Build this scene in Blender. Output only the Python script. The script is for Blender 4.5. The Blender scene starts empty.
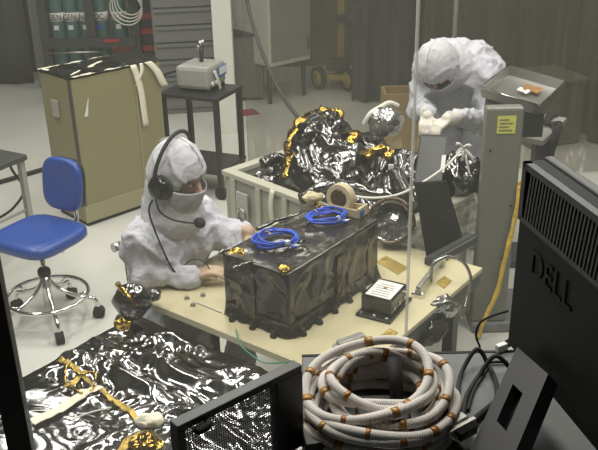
import bpy, bmesh, math, random
from math import sin, cos, pi, radians, sqrt, tan, atan2
from mathutils import Vector, Matrix, noise
random.seed(7)
SC = bpy.context.scene
COL = SC.collection
V = Vector

# ------------------------------------------------------------------ camera model
TH, RO, FP, CH = radians(24.2), radians(1.25), 840.0, 2.45
FW = V((0, cos(TH), -sin(TH))); U0 = V((0, sin(TH), cos(TH))); R0 = V((1, 0, 0))
RT = R0 * cos(RO) - U0 * sin(RO); UP = U0 * cos(RO) + R0 * sin(RO)
def ray(px, py): return FW + RT * ((px - 299) / FP) - UP * ((py - 225) / FP)
def atz(px, py, z):
    d = ray(px, py); return V((0, 0, CH)) + d * ((z - CH) / d.z)
def aty(px, py, y):
    d = ray(px, py); return V((0, 0, CH)) + d * (y / d.y)

# ------------------------------------------------------------------ materials
def mat(name, col=(.5, .5, .5), rough=.5, metal=0., spec=.5, bump=None, var=None, coat=0., alpha=1., sss=0., aniso=None):
    m = bpy.data.materials.new(name); m.use_nodes = True
    nt = m.node_tree; n = nt.nodes; L = nt.links
    b = n['Principled BSDF']
    b.inputs['Base Color'].default_value = (*col, 1); b.inputs['Roughness'].default_value = rough
    b.inputs['Metallic'].default_value = metal; b.inputs['Specular IOR Level'].default_value = spec
    b.inputs['Coat Weight'].default_value = coat; b.inputs['Alpha'].default_value = alpha
    tc = n.new('ShaderNodeTexCoord')
    if var:                     # (scale, second colour, contrast)
        t = n.new('ShaderNodeTexNoise'); t.inputs['Scale'].default_value = var[0]; t.inputs['Detail'].default_value = 5
        r = n.new('ShaderNodeValToRGB'); c = var[2] if len(var) > 2 else .15
        r.color_ramp.elements[0].position = .5 - c; r.color_ramp.elements[1].position = .5 + c
        r.color_ramp.elements[0].color = (*col, 1); r.color_ramp.elements[1].color = (*var[1], 1)
        L.new(tc.outputs['Object'], t.inputs['Vector']); L.new(t.outputs['Fac'], r.inputs['Fac'])
        L.new(r.outputs['Color'], b.inputs['Base Color'])
    if bump:                    # (kind, scale, strength, distance)
        kind, s, st, di = bump
        if kind == 'vor':
            t = n.new('ShaderNodeTexVoronoi'); t.inputs['Scale'].default_value = s; o = t.outputs['Distance']
            w = n.new('ShaderNodeTexNoise'); w.inputs['Scale'].default_value = s * .6; w.inputs['Detail'].default_value = 4
            mx = n.new('ShaderNodeMixRGB'); mx.inputs['Fac'].default_value = .12
            L.new(tc.outputs['Object'], w.inputs['Vector']); L.new(tc.outputs['Object'], mx.inputs['Color1'])
            L.new(w.outputs['Color'], mx.inputs['Color2']); L.new(mx.outputs['Color'], t.inputs['Vector'])
        else:
            t = n.new('ShaderNodeTexNoise'); t.inputs['Scale'].default_value = s; t.inputs['Detail'].default_value = 6
            o = t.outputs['Fac']; L.new(tc.outputs['Object'], t.inputs['Vector'])
        bp = n.new('ShaderNodeBump'); bp.inputs['Strength'].default_value = st; bp.inputs['Distance'].default_value = di
        L.new(o, bp.inputs['Height']); L.new(bp.outputs['Normal'], b.inputs['Normal'])
    return m
M = {}
M['floor'] = mat('floor_vinyl', (.60, .60, .55), .30, var=(.9, (.53, .53, .49), .2), spec=.4)
M['wall'] = mat('wall_paint', (.17, .166, .15), .8, var=(.7, (.135, .133, .12), .2))
M['galwall'] = mat('gallery_wall', (.10, .10, .10), .9)
M['ceil'] = mat('ceiling_tile', (.16, .16, .155), .9)
M['black'] = mat('black_plastic', (.012, .012, .013), .45, bump=('n', 400, .15, .001))
M['blackm'] = mat('black_metal', (.015, .015, .016), .4, spec=.5)
M['soft'] = mat('black_rubber', (.013, .013, .014), .8)
M['charcoal'] = mat('charcoal_plastic', (.026, .028, .03), .42, bump=('n', 500, .1, .001))
M['monback'] = mat('monitor_shell', (.009, .0095, .0095), .6, spec=.3, bump=('n', 350, .2, .001))
M['vent'] = mat('monitor_vent_grey', (.045, .048, .049), .45, metal=.2)
M['gloss'] = mat('gloss_black', (.004, .004, .005), .12)
M['neck'] = mat('stand_black', (.012, .013, .014), .4)
M['pillar'] = mat('pillar_grey_green', (.17, .175, .145), .45, var=(5, (.15, .155, .13), .2))
M['roll'] = mat('tan_tape_roll', (.50, .43, .27), .5)
M['dpanel'] = mat('dark_matt_panel', (.010, .010, .011), .6, spec=.25)
M['badge'] = mat('badge_black', (.004, .004, .004), .45, spec=.2)
M['desk'] = mat('desk_laminate', (.115, .125, .125), .5, var=(40, (.10, .11, .11), .2))
M['suit'] = mat('cleanroom_cloth', (.50, .505, .56), .85, bump=('n', 26, .7, .02), spec=.2)
M['hood'] = mat('hood_cloth', (.54, .54, .58), .85, bump=('n', 26, .6, .016), spec=.2)
M['mask'] = mat('face_mask', (.50, .49, .51), .9, spec=.1)
M['skin'] = mat('skin', (.56, .34, .26), .5)
M['eye'] = mat('eye_dark', (.02, .012, .01), .2)
M['glove'] = mat('cream_glove', (.60, .57, .50), .6)
M['tglove'] = mat('tan_glove', (.44, .32, .22), .5, bump=('n', 60, .3, .003))
M['chrome'] = mat('chrome', (.75, .75, .74), .14, metal=1)
M['steel'] = mat('brushed_steel', (.48, .48, .46), .35, metal=1)
M['alum'] = mat('dull_aluminium', (.50, .50, .45), .45, metal=.6)
M['blue'] = mat('blue_vinyl', (.018, .062, .29), .33, bump=('n', 25, .12, .006), spec=.5)
M['bluewire'] = mat('blue_wire', (.02, .085, .60), .4)
M['tan'] = mat('olive_tan_panel', (.25, .232, .125), .5, var=(3, (.225, .208, .11), .25), spec=.35)
M['tan2'] = mat('pale_tan_trim', (.30, .28, .165), .5)
M['case'] = mat('case_ivory', (.36, .355, .285), .5, var=(4, (.31, .305, .25), .2))
M['caserib'] = mat('case_rib', (.42, .415, .34), .5)
M['cream'] = mat('cream_plate', (.53, .48, .305), .38, var=(6, (.49, .445, .28), .2))
M['creamedge'] = mat('cream_edge', (.66, .61, .42), .35)
M['tape'] = mat('masking_tape', (.72, .69, .56), .6, bump=('n', 40, .3, .004))
M['white'] = mat('white_paper', (.66, .66, .64), .6)
M['whitep'] = mat('white_paint', (.72, .72, .66), .5)
M['greyp'] = mat('grey_paint', (.30, .30, .28), .45, var=(5, (.27, .27, .25), .2))
M['dgrey'] = mat('dark_grey_paint', (.04, .042, .043), .5)
M['olive'] = mat('dim_olive', (.12, .115, .078), .5)
M['mgrey'] = mat('mid_grey_paint', (.16, .165, .165), .5)
M['foil'] = mat('silver_black_film', (.17, .17, .175), .17, metal=1, bump=('vor', 9, .35, .02))
M['foilb'] = mat('bench_film', (.27, .27, .275), .15, metal=1, bump=('vor', 7, .3, .02))
M['foilr'] = mat('silver_black_film_rough', (.15, .15, .15), .17, metal=1, bump=('vor', 10, .55, .025))
M['bfilm'] = mat('black_film', (.022, .020, .017), .20, metal=0., spec=.6, coat=.25, bump=('vor', 9, .3, .012))
M['bag'] = mat('antistatic_bag', (.42, .43, .42), .18, metal=.9, bump=('vor', 16, .7, .02))
M['gold'] = mat('gold_kapton', (.44, .29, .065), .16, metal=1, bump=('vor', 18, .8, .02))
M['goldflat'] = mat('gold_tape', (.46, .34, .09), .3, metal=.8, bump=('vor', 60, .5, .006))
M['brownfilm'] = mat('amber_film', (.075, .043, .017), .2, metal=.2, coat=.4, bump=('vor', 20, .6, .012))
M['copper'] = mat('copper_tape', (.26, .11, .03), .38, metal=.3, var=(30, (.34, .19, .05), .1))
M['yellow'] = mat('yellow_paint', (.42, .33, .055), .45)
M['ytag'] = mat('yellow_label', (.62, .62, .12), .6)
M['ystrap'] = mat('yellow_strap', (.70, .47, .06), .5, bump=('vor', 30, .6, .01))
M['wood'] = mat('pale_plywood', (.50, .365, .16), .6, var=(8, (.44, .31, .13), .2))
M['gas'] = mat('gas_bottle_green', (.075, .15, .145), .4)
M['red'] = mat('red_paint', (.30, .03, .03), .5)
M['bluelab'] = mat('blue_label', (.04, .12, .42), .5)
M['ink'] = mat('dark_ink', (.02, .02, .02), .6)
M['greenwire'] = mat('green_wire', (.05, .26, .16), .5)
M['limew'] = mat('lime_wire', (.42, .47, .14), .5)
M['wirew'] = mat('pale_wire', (.62, .61, .56), .5)
M['dcurt'] = mat('blue_black_curtain', (.028, .032, .048), .40, var=(3, (.04, .043, .056), .25), spec=.4)
M['bcurt'] = mat('smoke_curtain', (.062, .060, .048), .38, var=(2.2, (.085, .082, .066), .25), spec=.4)
M['green'] = mat('dark_green_curtain', (.060, .066, .055), .6, var=(2.5, (.08, .086, .07), .25))
M['rust'] = mat('rust_stain', (.40, .21, .07), .35, metal=.5)

def weave():
    m = mat('white_braid', (.78, .74, .70), .75)
    nt = m.node_tree; n = nt.nodes; L = nt.links; b = n['Principled BSDF']
    uv = n.new('ShaderNodeTexCoord'); w = n.new('ShaderNodeTexWave'); w.wave_type = 'BANDS'; w.bands_direction = 'DIAGONAL'
    w.inputs['Scale'].default_value = 1.3; w.inputs['Distortion'].default_value = .8
    L.new(uv.outputs['UV'], w.inputs['Vector'])
    r = n.new('ShaderNodeValToRGB'); r.color_ramp.elements[0].color = (.56, .50, .46, 1); r.color_ramp.elements[1].color = (.80, .77, .73, 1)
    r.color_ramp.elements[0].position = .05; r.color_ramp.elements[1].position = .45
    L.new(w.outputs['Fac'], r.inputs['Fac']); L.new(r.outputs['Color'], b.inputs['Base Color'])
    bp = n.new('ShaderNodeBump'); bp.inputs['Strength'].default_value = .6; bp.inputs['Distance'].default_value = .003
    L.new(w.outputs['Fac'], bp.inputs['Height']); L.new(bp.outputs['Normal'], b.inputs['Normal'])
    return m
M['braid'] = weave()

def film(name, col, haze, gloss, rough=.08, bumps=None):
    m = bpy.data.materials.new(name); m.use_nodes = True; nt = m.node_tree; n = nt.nodes; L = nt.links
    n.remove(n['Principled BSDF']); out = n['Material Output']
    tr = n.new('ShaderNodeBsdfTransparent'); df = n.new('ShaderNodeBsdfDiffuse'); df.inputs['Color'].default_value = (*col, 1)
    tl = n.new('ShaderNodeBsdfTranslucent'); tl.inputs['Color'].default_value = (*col, 1)
    ad = n.new('ShaderNodeMixShader'); ad.inputs[0].default_value = .5; L.new(df.outputs[0], ad.inputs[1]); L.new(tl.outputs[0], ad.inputs[2])
    gl = n.new('ShaderNodeBsdfGlossy'); gl.inputs['Roughness'].default_value = rough
    m1 = n.new('ShaderNodeMixShader'); m1.inputs[0].default_value = haze; L.new(tr.outputs[0], m1.inputs[1]); L.new(ad.outputs[0], m1.inputs[2])
    m2 = n.new('ShaderNodeMixShader'); m2.inputs[0].default_value = gloss; L.new(m1.outputs[0], m2.inputs[1]); L.new(gl.outputs[0], m2.inputs[2])
    if bumps:
        tc = n.new('ShaderNodeTexCoord'); t = n.new('ShaderNodeTexVoronoi'); t.inputs['Scale'].default_value = bumps[0]
        L.new(tc.outputs['Object'], t.inputs['Vector'])
        bp = n.new('ShaderNodeBump'); bp.inputs['Strength'].default_value = bumps[1]; bp.inputs['Distance'].default_value = .02
        L.new(t.outputs['Distance'], bp.inputs['Height']); L.new(bp.outputs['Normal'], gl.inputs['Normal'])
    L.new(m2.outputs[0], out.inputs['Surface']); return m
M['glass'] = film('window_glass', (.75, .76, .70), .042, .02, .12)
M['clear'] = film('clear_film', (.6, .6, .5), .16, .12, .12, (18, .8))
M['smoke'] = film('smoky_clear_film', (.55, .55, .48), .05, .03, .2, (3, .4))
for q_ in M['smoke'].node_tree.nodes:
    if q_.type == 'BSDF_TRANSPARENT': q_.inputs[0].default_value = (.82, .815, .79, 1)
M['seal'] = film('silver_seal', (.75, .76, .72), .5, .12, .25)

# ------------------------------------------------------------------ mesh builder
def frame(d):
    d = d.normalized(); a = V((0, 0, 1)) if abs(d.z) < .95 else V((1, 0, 0))
    x = d.cross(a).normalized(); return x, d.cross(x).normalized()
XF = {}
class MB:
    def __init__(s): s.b = bmesh.new(); s.uv = None
    def faces(s, co, fs):
        vs = [s.b.verts.new(c) for c in co]
        out = []
        for f in fs:
            try: out.append(s.b.faces.new([vs[i] for i in f]))
            except ValueError: pass
        return vs, out
    def box(s, c, d, rz=0, m=None):
        x, y, z = d[0] / 2, d[1] / 2, d[2] / 2
        co = [V((sx * x, sy * y, sz * z)) for sz in (-1, 1) for sy in (-1, 1) for sx in (-1, 1)]
        T = Matrix.Translation(V(c)) @ (m if m else Matrix.Rotation(rz, 4, 'Z'))
        s.faces([T @ v for v in co], [(0, 2, 3, 1), (4, 5, 7, 6), (0, 1, 5, 4), (2, 6, 7, 3), (0, 4, 6, 2), (1, 3, 7, 5)]); return s
    def box2(s, a, b): return s.box([(a[i] + b[i]) / 2 for i in range(3)], [abs(b[i] - a[i]) for i in range(3)])
    def slab(s, q, t):                      # quad q (4 points) thickened by vector t
        q = [V(p) for p in q]; t = V(t); n = len(q)
        s.faces(q + [p + t for p in q], [tuple(range(n - 1, -1, -1)), tuple(range(n, 2 * n))] + [(i, (i + 1) % n, n + (i + 1) % n, n + i) for i in range(n)])
        return s
    def tube(s, pts, r, n=10, closed=False, cap=True, uvs=0):
        pts = [V(p) for p in pts]; N = len(pts); rr = r if isinstance(r, (list, tuple)) else [r] * N
        rings = []; px = None; lens = 0; Ls = []
        for i, p in enumerate(pts):
            if closed: d = pts[(i + 1) % N] - pts[i - 1]
            else: d = pts[min(i + 1, N - 1)] - pts[max(i - 1, 0)]
            if d.length < 1e-9: d = V((0, 0, 1))
            d.normalize()
            if px is None: px = frame(d)[0]
            px = (px - d * px.dot(d)); px = px.normalized() if px.length > 1e-6 else frame(d)[0]
            py = d.cross(px)
            rings.append([s.b.verts.new(p + (px * cos(2 * pi * k / n) + py * sin(2 * pi * k / n)) * rr[i]) for k in range(n)])
            if i: lens += (pts[i] - pts[i - 1]).length
            Ls.append(lens)
        if uvs and s.uv is None: s.uv = s.b.loops.layers.uv.new('UVMap')
        for i in range(N if closed else N - 1):
            A, B = rings[i], rings[(i + 1) % N]
            for k in range(n):
                f = s.b.faces.new((A[k], A[(k + 1) % n], B[(k + 1) % n], B[k])); f.smooth = True
                if uvs:
                    l1 = Ls[i + 1] if i + 1 < N else lens + .01
                    for lp, (u, v) in zip(f.loops, ((Ls[i], k), (Ls[i], k + 1), (l1, k + 1), (l1, k))): lp[s.uv].uv = (u * uvs, v / n * 3)
        if cap and not closed:
            s.b.faces.new(list(reversed(rings[0]))); s.b.faces.new(rings[-1])
        return s
    def cyl(s, a, b, r, r2=None, n=20): return s.tube([a, b], [r, r if r2 is None else r2], n)
    def lathe(s, prof, c=(0, 0, 0), n=28, axis=(0, 0, 1)):
        ax = V(axis).normalized(); x, y = frame(ax); rings = []
        for (r, z) in prof:
            rings.append([s.b.verts.new(V(c) + ax * z + (x * cos(2 * pi * k / n) + y * sin(2 * pi * k / n)) * max(r, 1e-4)) for k in range(n)])
        for A, B in zip(rings, rings[1:]):
            for k in range(n): s.b.faces.new((A[k], A[(k + 1) % n], B[(k + 1) % n], B[k])).smooth = True
        s.b.faces.new(list(reversed(rings[0]))); s.b.faces.new(rings[-1]); return s
    def ell(s, c, r, m=None, u=24, v=14):
        T = Matrix.Translation(V(c)) @ (m.to_4x4() if m else Matrix()) @ Matrix.Diagonal((*((r, r, r) if not hasattr(r, '__len__') else r), 1))
        g = bmesh.ops.create_uvsphere(s.b, u_segments=u, v_segments=v, radius=1, matrix=T)
        for f in {f for w in g['verts'] for f in w.link_faces}: f.smooth = True
        return s
    def cap(s, a, b, ra, rb=None, n=16):      # capsule
        rb = ra if rb is None else rb
        s.cyl(a, b, ra, rb, n); s.ell(a, ra, u=n, v=10); s.ell(b, rb, u=n, v=10); return s
    def torus(s, c, R, r, axis=(0, 0, 1), n=40, k=10, sy=1):
        x, y = frame(V(axis)); return s.tube([V(c) + x * R * cos(2 * pi * i / n) + y * R * sy * sin(2 * pi * i / n) for i in range(n)], r, k, True)
    def grid(s, nu, nv, fn, smooth=True):
        vs = [[s.b.verts.new(fn(i / nu, j / nv)) for j in range(nv + 1)] for i in range(nu + 1)]
        for i in range(nu):
            for j in range(nv):
                s.b.faces.new((vs[i][j], vs[i + 1][j], vs[i + 1][j + 1], vs[i][j + 1])).smooth = smooth
        return s
    def disp(s, fn):
        s.b.normal_update()
        d = [(v, v.normal * fn(v.co, v.normal)) for v in s.b.verts]
        for v, o in d: v.co += o
        return s
    def build(s, name, m, parent=None, world=True, bevel=0, smooth=None, keep=False, fixn=True):
        if fixn: bmesh.ops.recalc_face_normals(s.b, faces=s.b.faces)
        me = bpy.data.meshes.new(name)
        if parent is not None and world: s.b.transform(XF[parent.name].inverted())
        elif parent is None and not keep:       # put the origin at the base
            co = [v.co for v in s.b.verts]
            o = V((sum(c.x for c in co) / len(co), sum(c.y for c in co) / len(co), min(c.z for c in co))); s.b.transform(Matrix.Translation(-o))
        s.b.to_mesh(me); s.b.free()
        ob = bpy.data.objects.new(name, me); COL.objects.link(ob); me.materials.append(m)
        if parent is not None: ob.parent = parent; XF[ob.name] = XF[parent.name]
        elif not keep: ob.location = o
        if smooth is not None:
            for f in me.polygons: f.use_smooth = smooth
        if bevel:
            md = ob.modifiers.new('bevel', 'BEVEL'); md.width = bevel; md.segments = 2; md.limit_method = 'ANGLE'; md.angle_limit = radians(40)
        return ob
def thing(name, label, cat, loc=(0, 0, 0), rz=0, group=None):
    o = bpy.data.objects.new(name, None); COL.objects.link(o); o.location = loc; o.rotation_euler = (0, 0, rz); o.empty_display_size = .05
    o['label'] = label; o['category'] = cat
    if group: o['group'] = group
    XF[o.name] = Matrix.Translation(V(loc)) @ Matrix.Rotation(rz, 4, 'Z'); return o
def tag(o, label, cat, group=None):
    o['label'] = label; o['category'] = cat
    if group: o['group'] = group
    return o
def struct(o): o['kind'] = 'structure'; return o
def dup(root, loc, rz, label, group=None):
    r = root.copy(); COL.objects.link(r); r.location = loc; r.rotation_euler = (0, 0, rz); r['label'] = label
    XF[r.name] = Matrix.Translation(V(loc)) @ Matrix.Rotation(rz, 4, 'Z')
    for ch in list(root.children):
        c = ch.copy(); COL.objects.link(c); c.parent = r; XF[c.name] = XF[r.name]
        for g in list(ch.children): d = g.copy(); COL.objects.link(d); d.parent = c; XF[d.name] = XF[r.name]
    return r
def W(t, *p): return XF[t.name] @ V(p)
def bez(pts, n=12, closed=False):           # Catmull-Rom through the points
    pts = [V(p) for p in pts]; out = []; N = len(pts)
    for i in range(N if closed else N - 1):
        g = (lambda k: pts[k % N]) if closed else (lambda k: pts[max(0, min(N - 1, k))])
        a, b, c, d = g(i - 1), g(i), g(i + 1), g(i + 2)
        for k in range(n):
            t = k / n; out.append(.5 * ((2 * b) + (c - a) * t + (2 * a - 5 * b + 4 * c - d) * t * t + (3 * b - a - 3 * c + d) * t ** 3))
    if not closed: out.append(pts[-1])
    return out
def nz(p, s=1, o=0): return noise.noise(V(p) * s + V((o, o * 1.7, -o)))
def ridge(p, s, o=0, oct=3):
    h = 0; a = 1
    for k in range(oct):
        h += a * (1 - abs(2 * nz(p, s, o + k * 9.1))); a *= .5; s *= 2.1
    return h
def text(body, size, m, name, parent, mtx, depth=.0015, sx=1):
    cu = bpy.data.curves.new(name, 'FONT'); cu.body = body; cu.size = size; cu.extrude = depth; cu.align_x = 'CENTER'; cu.align_y = 'CENTER'
    ob = bpy.data.objects.new('tmp_text', cu); COL.objects.link(ob)
    me = bpy.data.meshes.new_from_object(ob.evaluated_get(bpy.context.evaluated_depsgraph_get())); bpy.data.objects.remove(ob)
    me.transform(mtx @ Matrix.Diagonal((sx, 1, 1, 1))); o = bpy.data.objects.new(name, me); COL.objects.link(o); me.materials.clear(); me.materials.append(m); o.parent = parent
    return o
def axes(x, y, z, o): return Matrix(((x[0], y[0], z[0], o[0]), (x[1], y[1], z[1], o[1]), (x[2], y[2], z[2], o[2]), (0, 0, 0, 1)))
#SECTION
# ================================================================== SETTING
XL, XR, YF, YB, ZC = -5.2, 4.6, 1.53, 10.2, 4.0
struct(MB().box2((XL, YF, -.1), (XR, YB, 0)).build('floor', M['floor']))
struct(MB().box2((XL, YB, 0), (XR, YB + .1, ZC)).build('wall_back', M['wall']))
struct(MB().box2((XL - .1, -1.6, 0), (XL, YB, ZC)).build('wall_left', M['wall']))
struct(MB().box2((XR, -1.6, 0), (XR + .1, YB, ZC)).build('wall_right', M['wall']))
struct(MB().box2((XL, -1.6, ZC), (XR, YB, ZC + .1)).build('ceiling', M['ceil']))
struct(MB().box2((XL, -1.6, .66), (XR, YF - .06, .74)).build('floor_gallery', M['galwall']))
struct(MB().box2((XL, -1.7, .7), (XR, -1.6, ZC)).build('wall_gallery', M['galwall']))
wf = MB(); wf.box2((XL, YF - .06, 0), (XR, YF, 1.0)); wf.box2((XL, YF - .06, 3.1), (XR, YF, ZC))
wf.box2((XL, YF - .06, 1.0), (-1.9, YF, 3.1)); wf.box2((2.3, YF - .06, 1.0), (XR, YF, 3.1)); struct(wf.build('wall_front', M['galwall']))
# observation window: black mullion at the left, two panes with a silvery joint
win = thing('window_1', 'observation window with black mullion between gallery and clean room', 'window', (.2, YF - .03, 1.0)); struct(win)
del win['category']
pL = aty(34, 450, 1.5).x; pR = aty(10, 450, 1.5).x
MB().box2((pR, 1.488, 1.018), (pL, 1.512, 3.1)).build('mullion', M['blackm'], win)
MB().box2((-1.9, 1.475, 1.001), (2.3, 1.53, 1.018)).build('window_sill', M['blackm'], win)
jx = aty(410, 225, 1.5)
for a, b in ((-1.9, pR), (pL, jx.x), (jx.x, 2.3)):
    MB().box2((a + .002, 1.498, 1.018), (b - .002, 1.502, 3.1)).build('pane', M['glass'], win)
MB().box2((jx.x - .0022, 1.492, 1.018), (jx.x + .0022, 1.508, 3.1)).build('joint_seal', M['seal'], win)
# pale column and far wall post
cpt = atz(228, 134, 0)
struct(MB().box2((cpt.x - .085, cpt.y, 0), (cpt.x + .085, cpt.y + .15, ZC)).build('trim_1', M['whitep']))
p = aty(40, 40, 9.4)
struct(MB().box2((p.x - .08, 9.4, 0), (p.x + .06, 9.5, ZC)).build('trim_2', M['mgrey']))

def curtain(name, label, m, pts, z1, amp, wl, z0=.02):
    pts = [V(q) for q in pts]; cum = [0]
    for a, b in zip(pts, pts[1:]): cum.append(cum[-1] + (b - a).length)
    def at(s):
        s *= cum[-1]
        for i in range(len(pts) - 1):
            if s <= cum[i + 1] + 1e-6:
                t = (s - cum[i]) / (cum[i + 1] - cum[i]); d = (pts[i + 1] - pts[i]).normalized()
                return pts[i].lerp(pts[i + 1], t), V((-d.y, d.x, 0)), s
    def fn(u, v):
        c, n_, s = at(u); z = z0 + (z1 - z0) * v
        f = amp * (sin(s * 2 * pi / wl + 2 * nz((s, 0, 0), 1.3)) + .6 * nz((s * 3, z * .5, 2))) * (.6 + .4 * (1 - v))
        return c + n_ * f + V((0, 0, z))
    o = MB().grid(int(cum[-1] / wl * 10), 8, fn).build(name, m, fixn=False)
    md = o.modifiers.new('solid', 'SOLIDIFY'); md.thickness = .004
    return tag(o, label, 'curtain')
a = aty(352, 90, 8.5); b = aty(420, 90, 8.4)
curtain('hanging_curtain', 'blue-black folded curtain hanging behind the pale plywood box', M['dcurt'], [(a.x, 8.55, 0), (b.x, 8.4, 0)], 3.6, .03, .22)
curtain('hanging_curtain', 'smoky brown curtain with tall folds behind the standing worker', M['bcurt'], [(b.x + .03, 8.4, 0), (2.45, 7.9, 0), (2.75, 6.6, 0), (2.8, 3.4, 0)], 3.6, .035, .30)
a = aty(-40, 50, 9.6); b = aty(29, 50, 9.6)
curtain('hanging_curtain', 'dark green curtain in the far left corner', M['green'], [(a.x - .6, 9.6, 0), (b.x, 9.6, 0)], 3.6, .02, .3)
curtain('clear_curtain', 'smoky see-through curtain hanging between the ivory crate and the white enclosure', M['smoke'], [(-.42, 6.75, 0), (1.2, 6.62, 0), (2.5, 6.3, 0)], 3.7, .018, .26)
b = aty(455, 30, 7.8)
tag(MB().cyl((b.x, b.y, 0), (b.x, b.y, 3.7), .022).build('curtain_pole', M['whitep']), 'thin white upright pole in front of the smoky curtain', 'pole')

# ------------------------------------------------------------------ far left: gas bottles
gx = [aty(q, 25, 8.9).x for q in (58, 72.5, 87, 101.5, 120)]
labs = ['UEN', 'GEN', 'NIT', 'OC', 'NOC']; lbl = ['teal gas bottle at the left end of the rack', 'second teal gas bottle from the left end of the rack', 'teal gas bottle half hidden behind the rack post', 'teal gas bottle with a blue sticker under its white band', 'teal gas bottle behind the hanging hose coil']
for k, x in enumerate(gx):
    t = thing('gas_bottle', lbl[k], 'gas bottle', (x, 8.9, 0), 0, 'gas bottles in the dark rack')
    r = .076
    MB().lathe([(r * .9, 0.004), (r, .02), (r, 1.22), (r * .9, 1.3), (r * .55, 1.38), (r * .35, 1.41), (r * .35, 1.45)], (x, 8.9, 0)).build('shell', M['gas'], t)
    MB().lathe([(.018, 1.44), (.02, 1.5), (.045, 1.52), (.045, 1.54), (.01, 1.56)], (x, 8.9, 0)).build('valve', M['steel'], t)
    z = aty(80, 17, 8.83).z
    MB().lathe([(r, z - .045), (r + .002, z - .045), (r + .002, z + .045), (r, z + .045)], (x, 8.9, 0)).build('band_label', M['white'], t)
    text(labs[k], .085, M['ink'], 'lettering', t, axes((1, 0, 0), (0, 0, 1), (0, -1, 0), (0, -r - .004, z - .0)), sx=.8)
    MB().box((x, 8.9 - r - .001, z - .105), (.05, .008, .045)).build('small_label', M['bluelab'] if k == 3 else M['white'], t)
rk = thing('gas_bottle_rack', 'dark steel rack holding the teal gas bottles', 'rack', ((gx[0] + gx[-1]) / 2, 8.72, 0))
for q in (44, 91, 135): x = aty(q, 25, 8.72).x; MB().box2((x - .045, 8.69, 0), (x + .045, 8.76, 2.2)).build('post', M['dgrey'], rk)
z = aty(90, 42, 8.7).z; x0, x1 = aty(46, 40, 8.7).x, aty(136, 40, 8.7).x
MB().box2((x0, 8.66, z - .05), (x1, 8.69, z + .05)).build('beam', M['dgrey'], rk)
z = aty(90, 51, 8.7).z; MB().cyl((x0, 8.65, z), (aty(103, 50, 8.7).x, 8.65, z), .01).build('rail', M['steel'], rk)
z = aty(110, 41, 8.65).z; xa = aty(104, 40, 8.65).x; MB().box((xa + .07, 8.655, z), (.16, .01, .03), 0).build('red_strip', M['red'], rk)
c = aty(126, 9, 8.6)
hc = MB()
for k in range(4): hc.torus((c.x + .012 * k, 8.6 + .012 * k, c.z + .02 * k), .165 - .012 * k, .007, (.15, 1, .12))
hc = hc.build('hose', M['wirew'])
hr = thing('hose_coil', 'round coil of thin pale hose hung on the bottle rack', 'hose', (c.x, 8.6, c.z - .18)); hc.parent = hr; hc.location = hc.location - hr.location
MB().box((c.x + .06, 8.57, c.z + .155), (.16, .01, .06)).build('tag', M['tape'], hr)
tc = thing('tool_chest', 'dark tool chest with red edges beside the bottle rack', 'tool chest', (aty(147, 40, 8.9).x, 8.95, 0))
x0, x1 = aty(137, 40, 8.8).x, aty(156, 40, 8.8).x
MB().box2((x0, 8.8, 0), (x1, 9.25, 1.15)).build('body', M['dgrey'], tc, bevel=.01)
for q in (16, 31, 48):
    z = aty(147, q, 8.79).z; MB().box2((x0 - (.24 if q == 48 else -.02), 8.775, z - .028), (x1 - .01, 8.8, z + .028)).build('edge_strip', M['red'], tc)
# grey drawer cabinet
x0, x1 = aty(158, 60, 8.3).x, aty(214, 60, 8.3).x; zt = 1.25
dc = thing('drawer_cabinet', 'tall grey drawer cabinet behind the black cart', 'cabinet', ((x0 + x1) / 2, 8.5, 0), radians(8))
cx = (x0 + x1) / 2; w = (x1 - x0) / 2 + .05
def L(t, mb, *a, **k): return mb.build(*a, parent=t, world=False, **k)
L(dc, MB().box2((-w, -.2, 0), (w, .25, 1.75)), 'body', M['mgrey'], bevel=.008)
for k in range(10):
    z = .06 + k * .168
    d = L(dc, MB().box2((-w + .015, -.222, z), (w - .015, -.2, z + .15)), 'drawer', M['mgrey'], bevel=.004)
    L(d, MB().box2((-w + .03, -.245, z + .125), (w - .03, -.222, z + .14)), 'lip_handle', M['mgrey'])
x0, x1 = aty(232, 50, 8.7).x, aty(262, 50, 8.7).x
db = thing('side_cabinet', 'low dark grey cabinet half hidden by the pale column', 'cabinet', ((x0 + x1) / 2, 8.9, 0))
zz = aty(240, 36, 8.7).z; MB().box2((x0, 8.7, .03), (x1, 9.1, zz)).build('body', M['mgrey'], db, bevel=.01); MB().box2((x0 - .01, 8.68, zz), (x1 + .01, 9.12, zz + .025)).build('top', M['dgrey'], db)
# white enclosure on legs
c = aty(270, 68, 8.5); Lf = atz(245, 58, c.z); Rt = atz(311, 59, c.z)
wb = thing('white_enclosure', 'big white equipment enclosure on short legs with a bare underside', 'enclosure', (c.x, c.y, 0))
d1 = (Lf - c); d2 = (Rt - c); d1 = V((-d2.y, d2.x, 0)).normalized() * .75; 
q = [c, c + d2, c + d2 + d1, c + d1]
MB().slab(q, (0, 0, 1.7)).build('body', M['whitep'], wb, bevel=.015)
m_ = MB(); n_ = V((d2.y, -d2.x, 0)).normalized() * .008
m_.slab([c + d2 * .04 + V((0, 0, .05)), c + d2 * .96 + V((0, 0, .05)), c + d2 * .96 + V((0, 0, 1.6)), c + d2 * .04 + V((0, 0, 1.6))], n_); pn = m_.build('door_panel', M['greyp'], wb)
h0 = c + d2 * .93 + V((0, 0, .12)) + n_; MB().cyl(h0, h0 + V((0, 0, .14)), .012).build('handle', M['dgrey'], pn)
for a_, b_ in ((.08, .1), (.92, .1), (.92, .9), (.08, .9)):
    g = c + d2 * a_ + d1 * b_; MB().cyl((g.x, g.y, 0), (g.x, g.y, c.z), .025).build('leg', M['dgrey'], wb)
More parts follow.
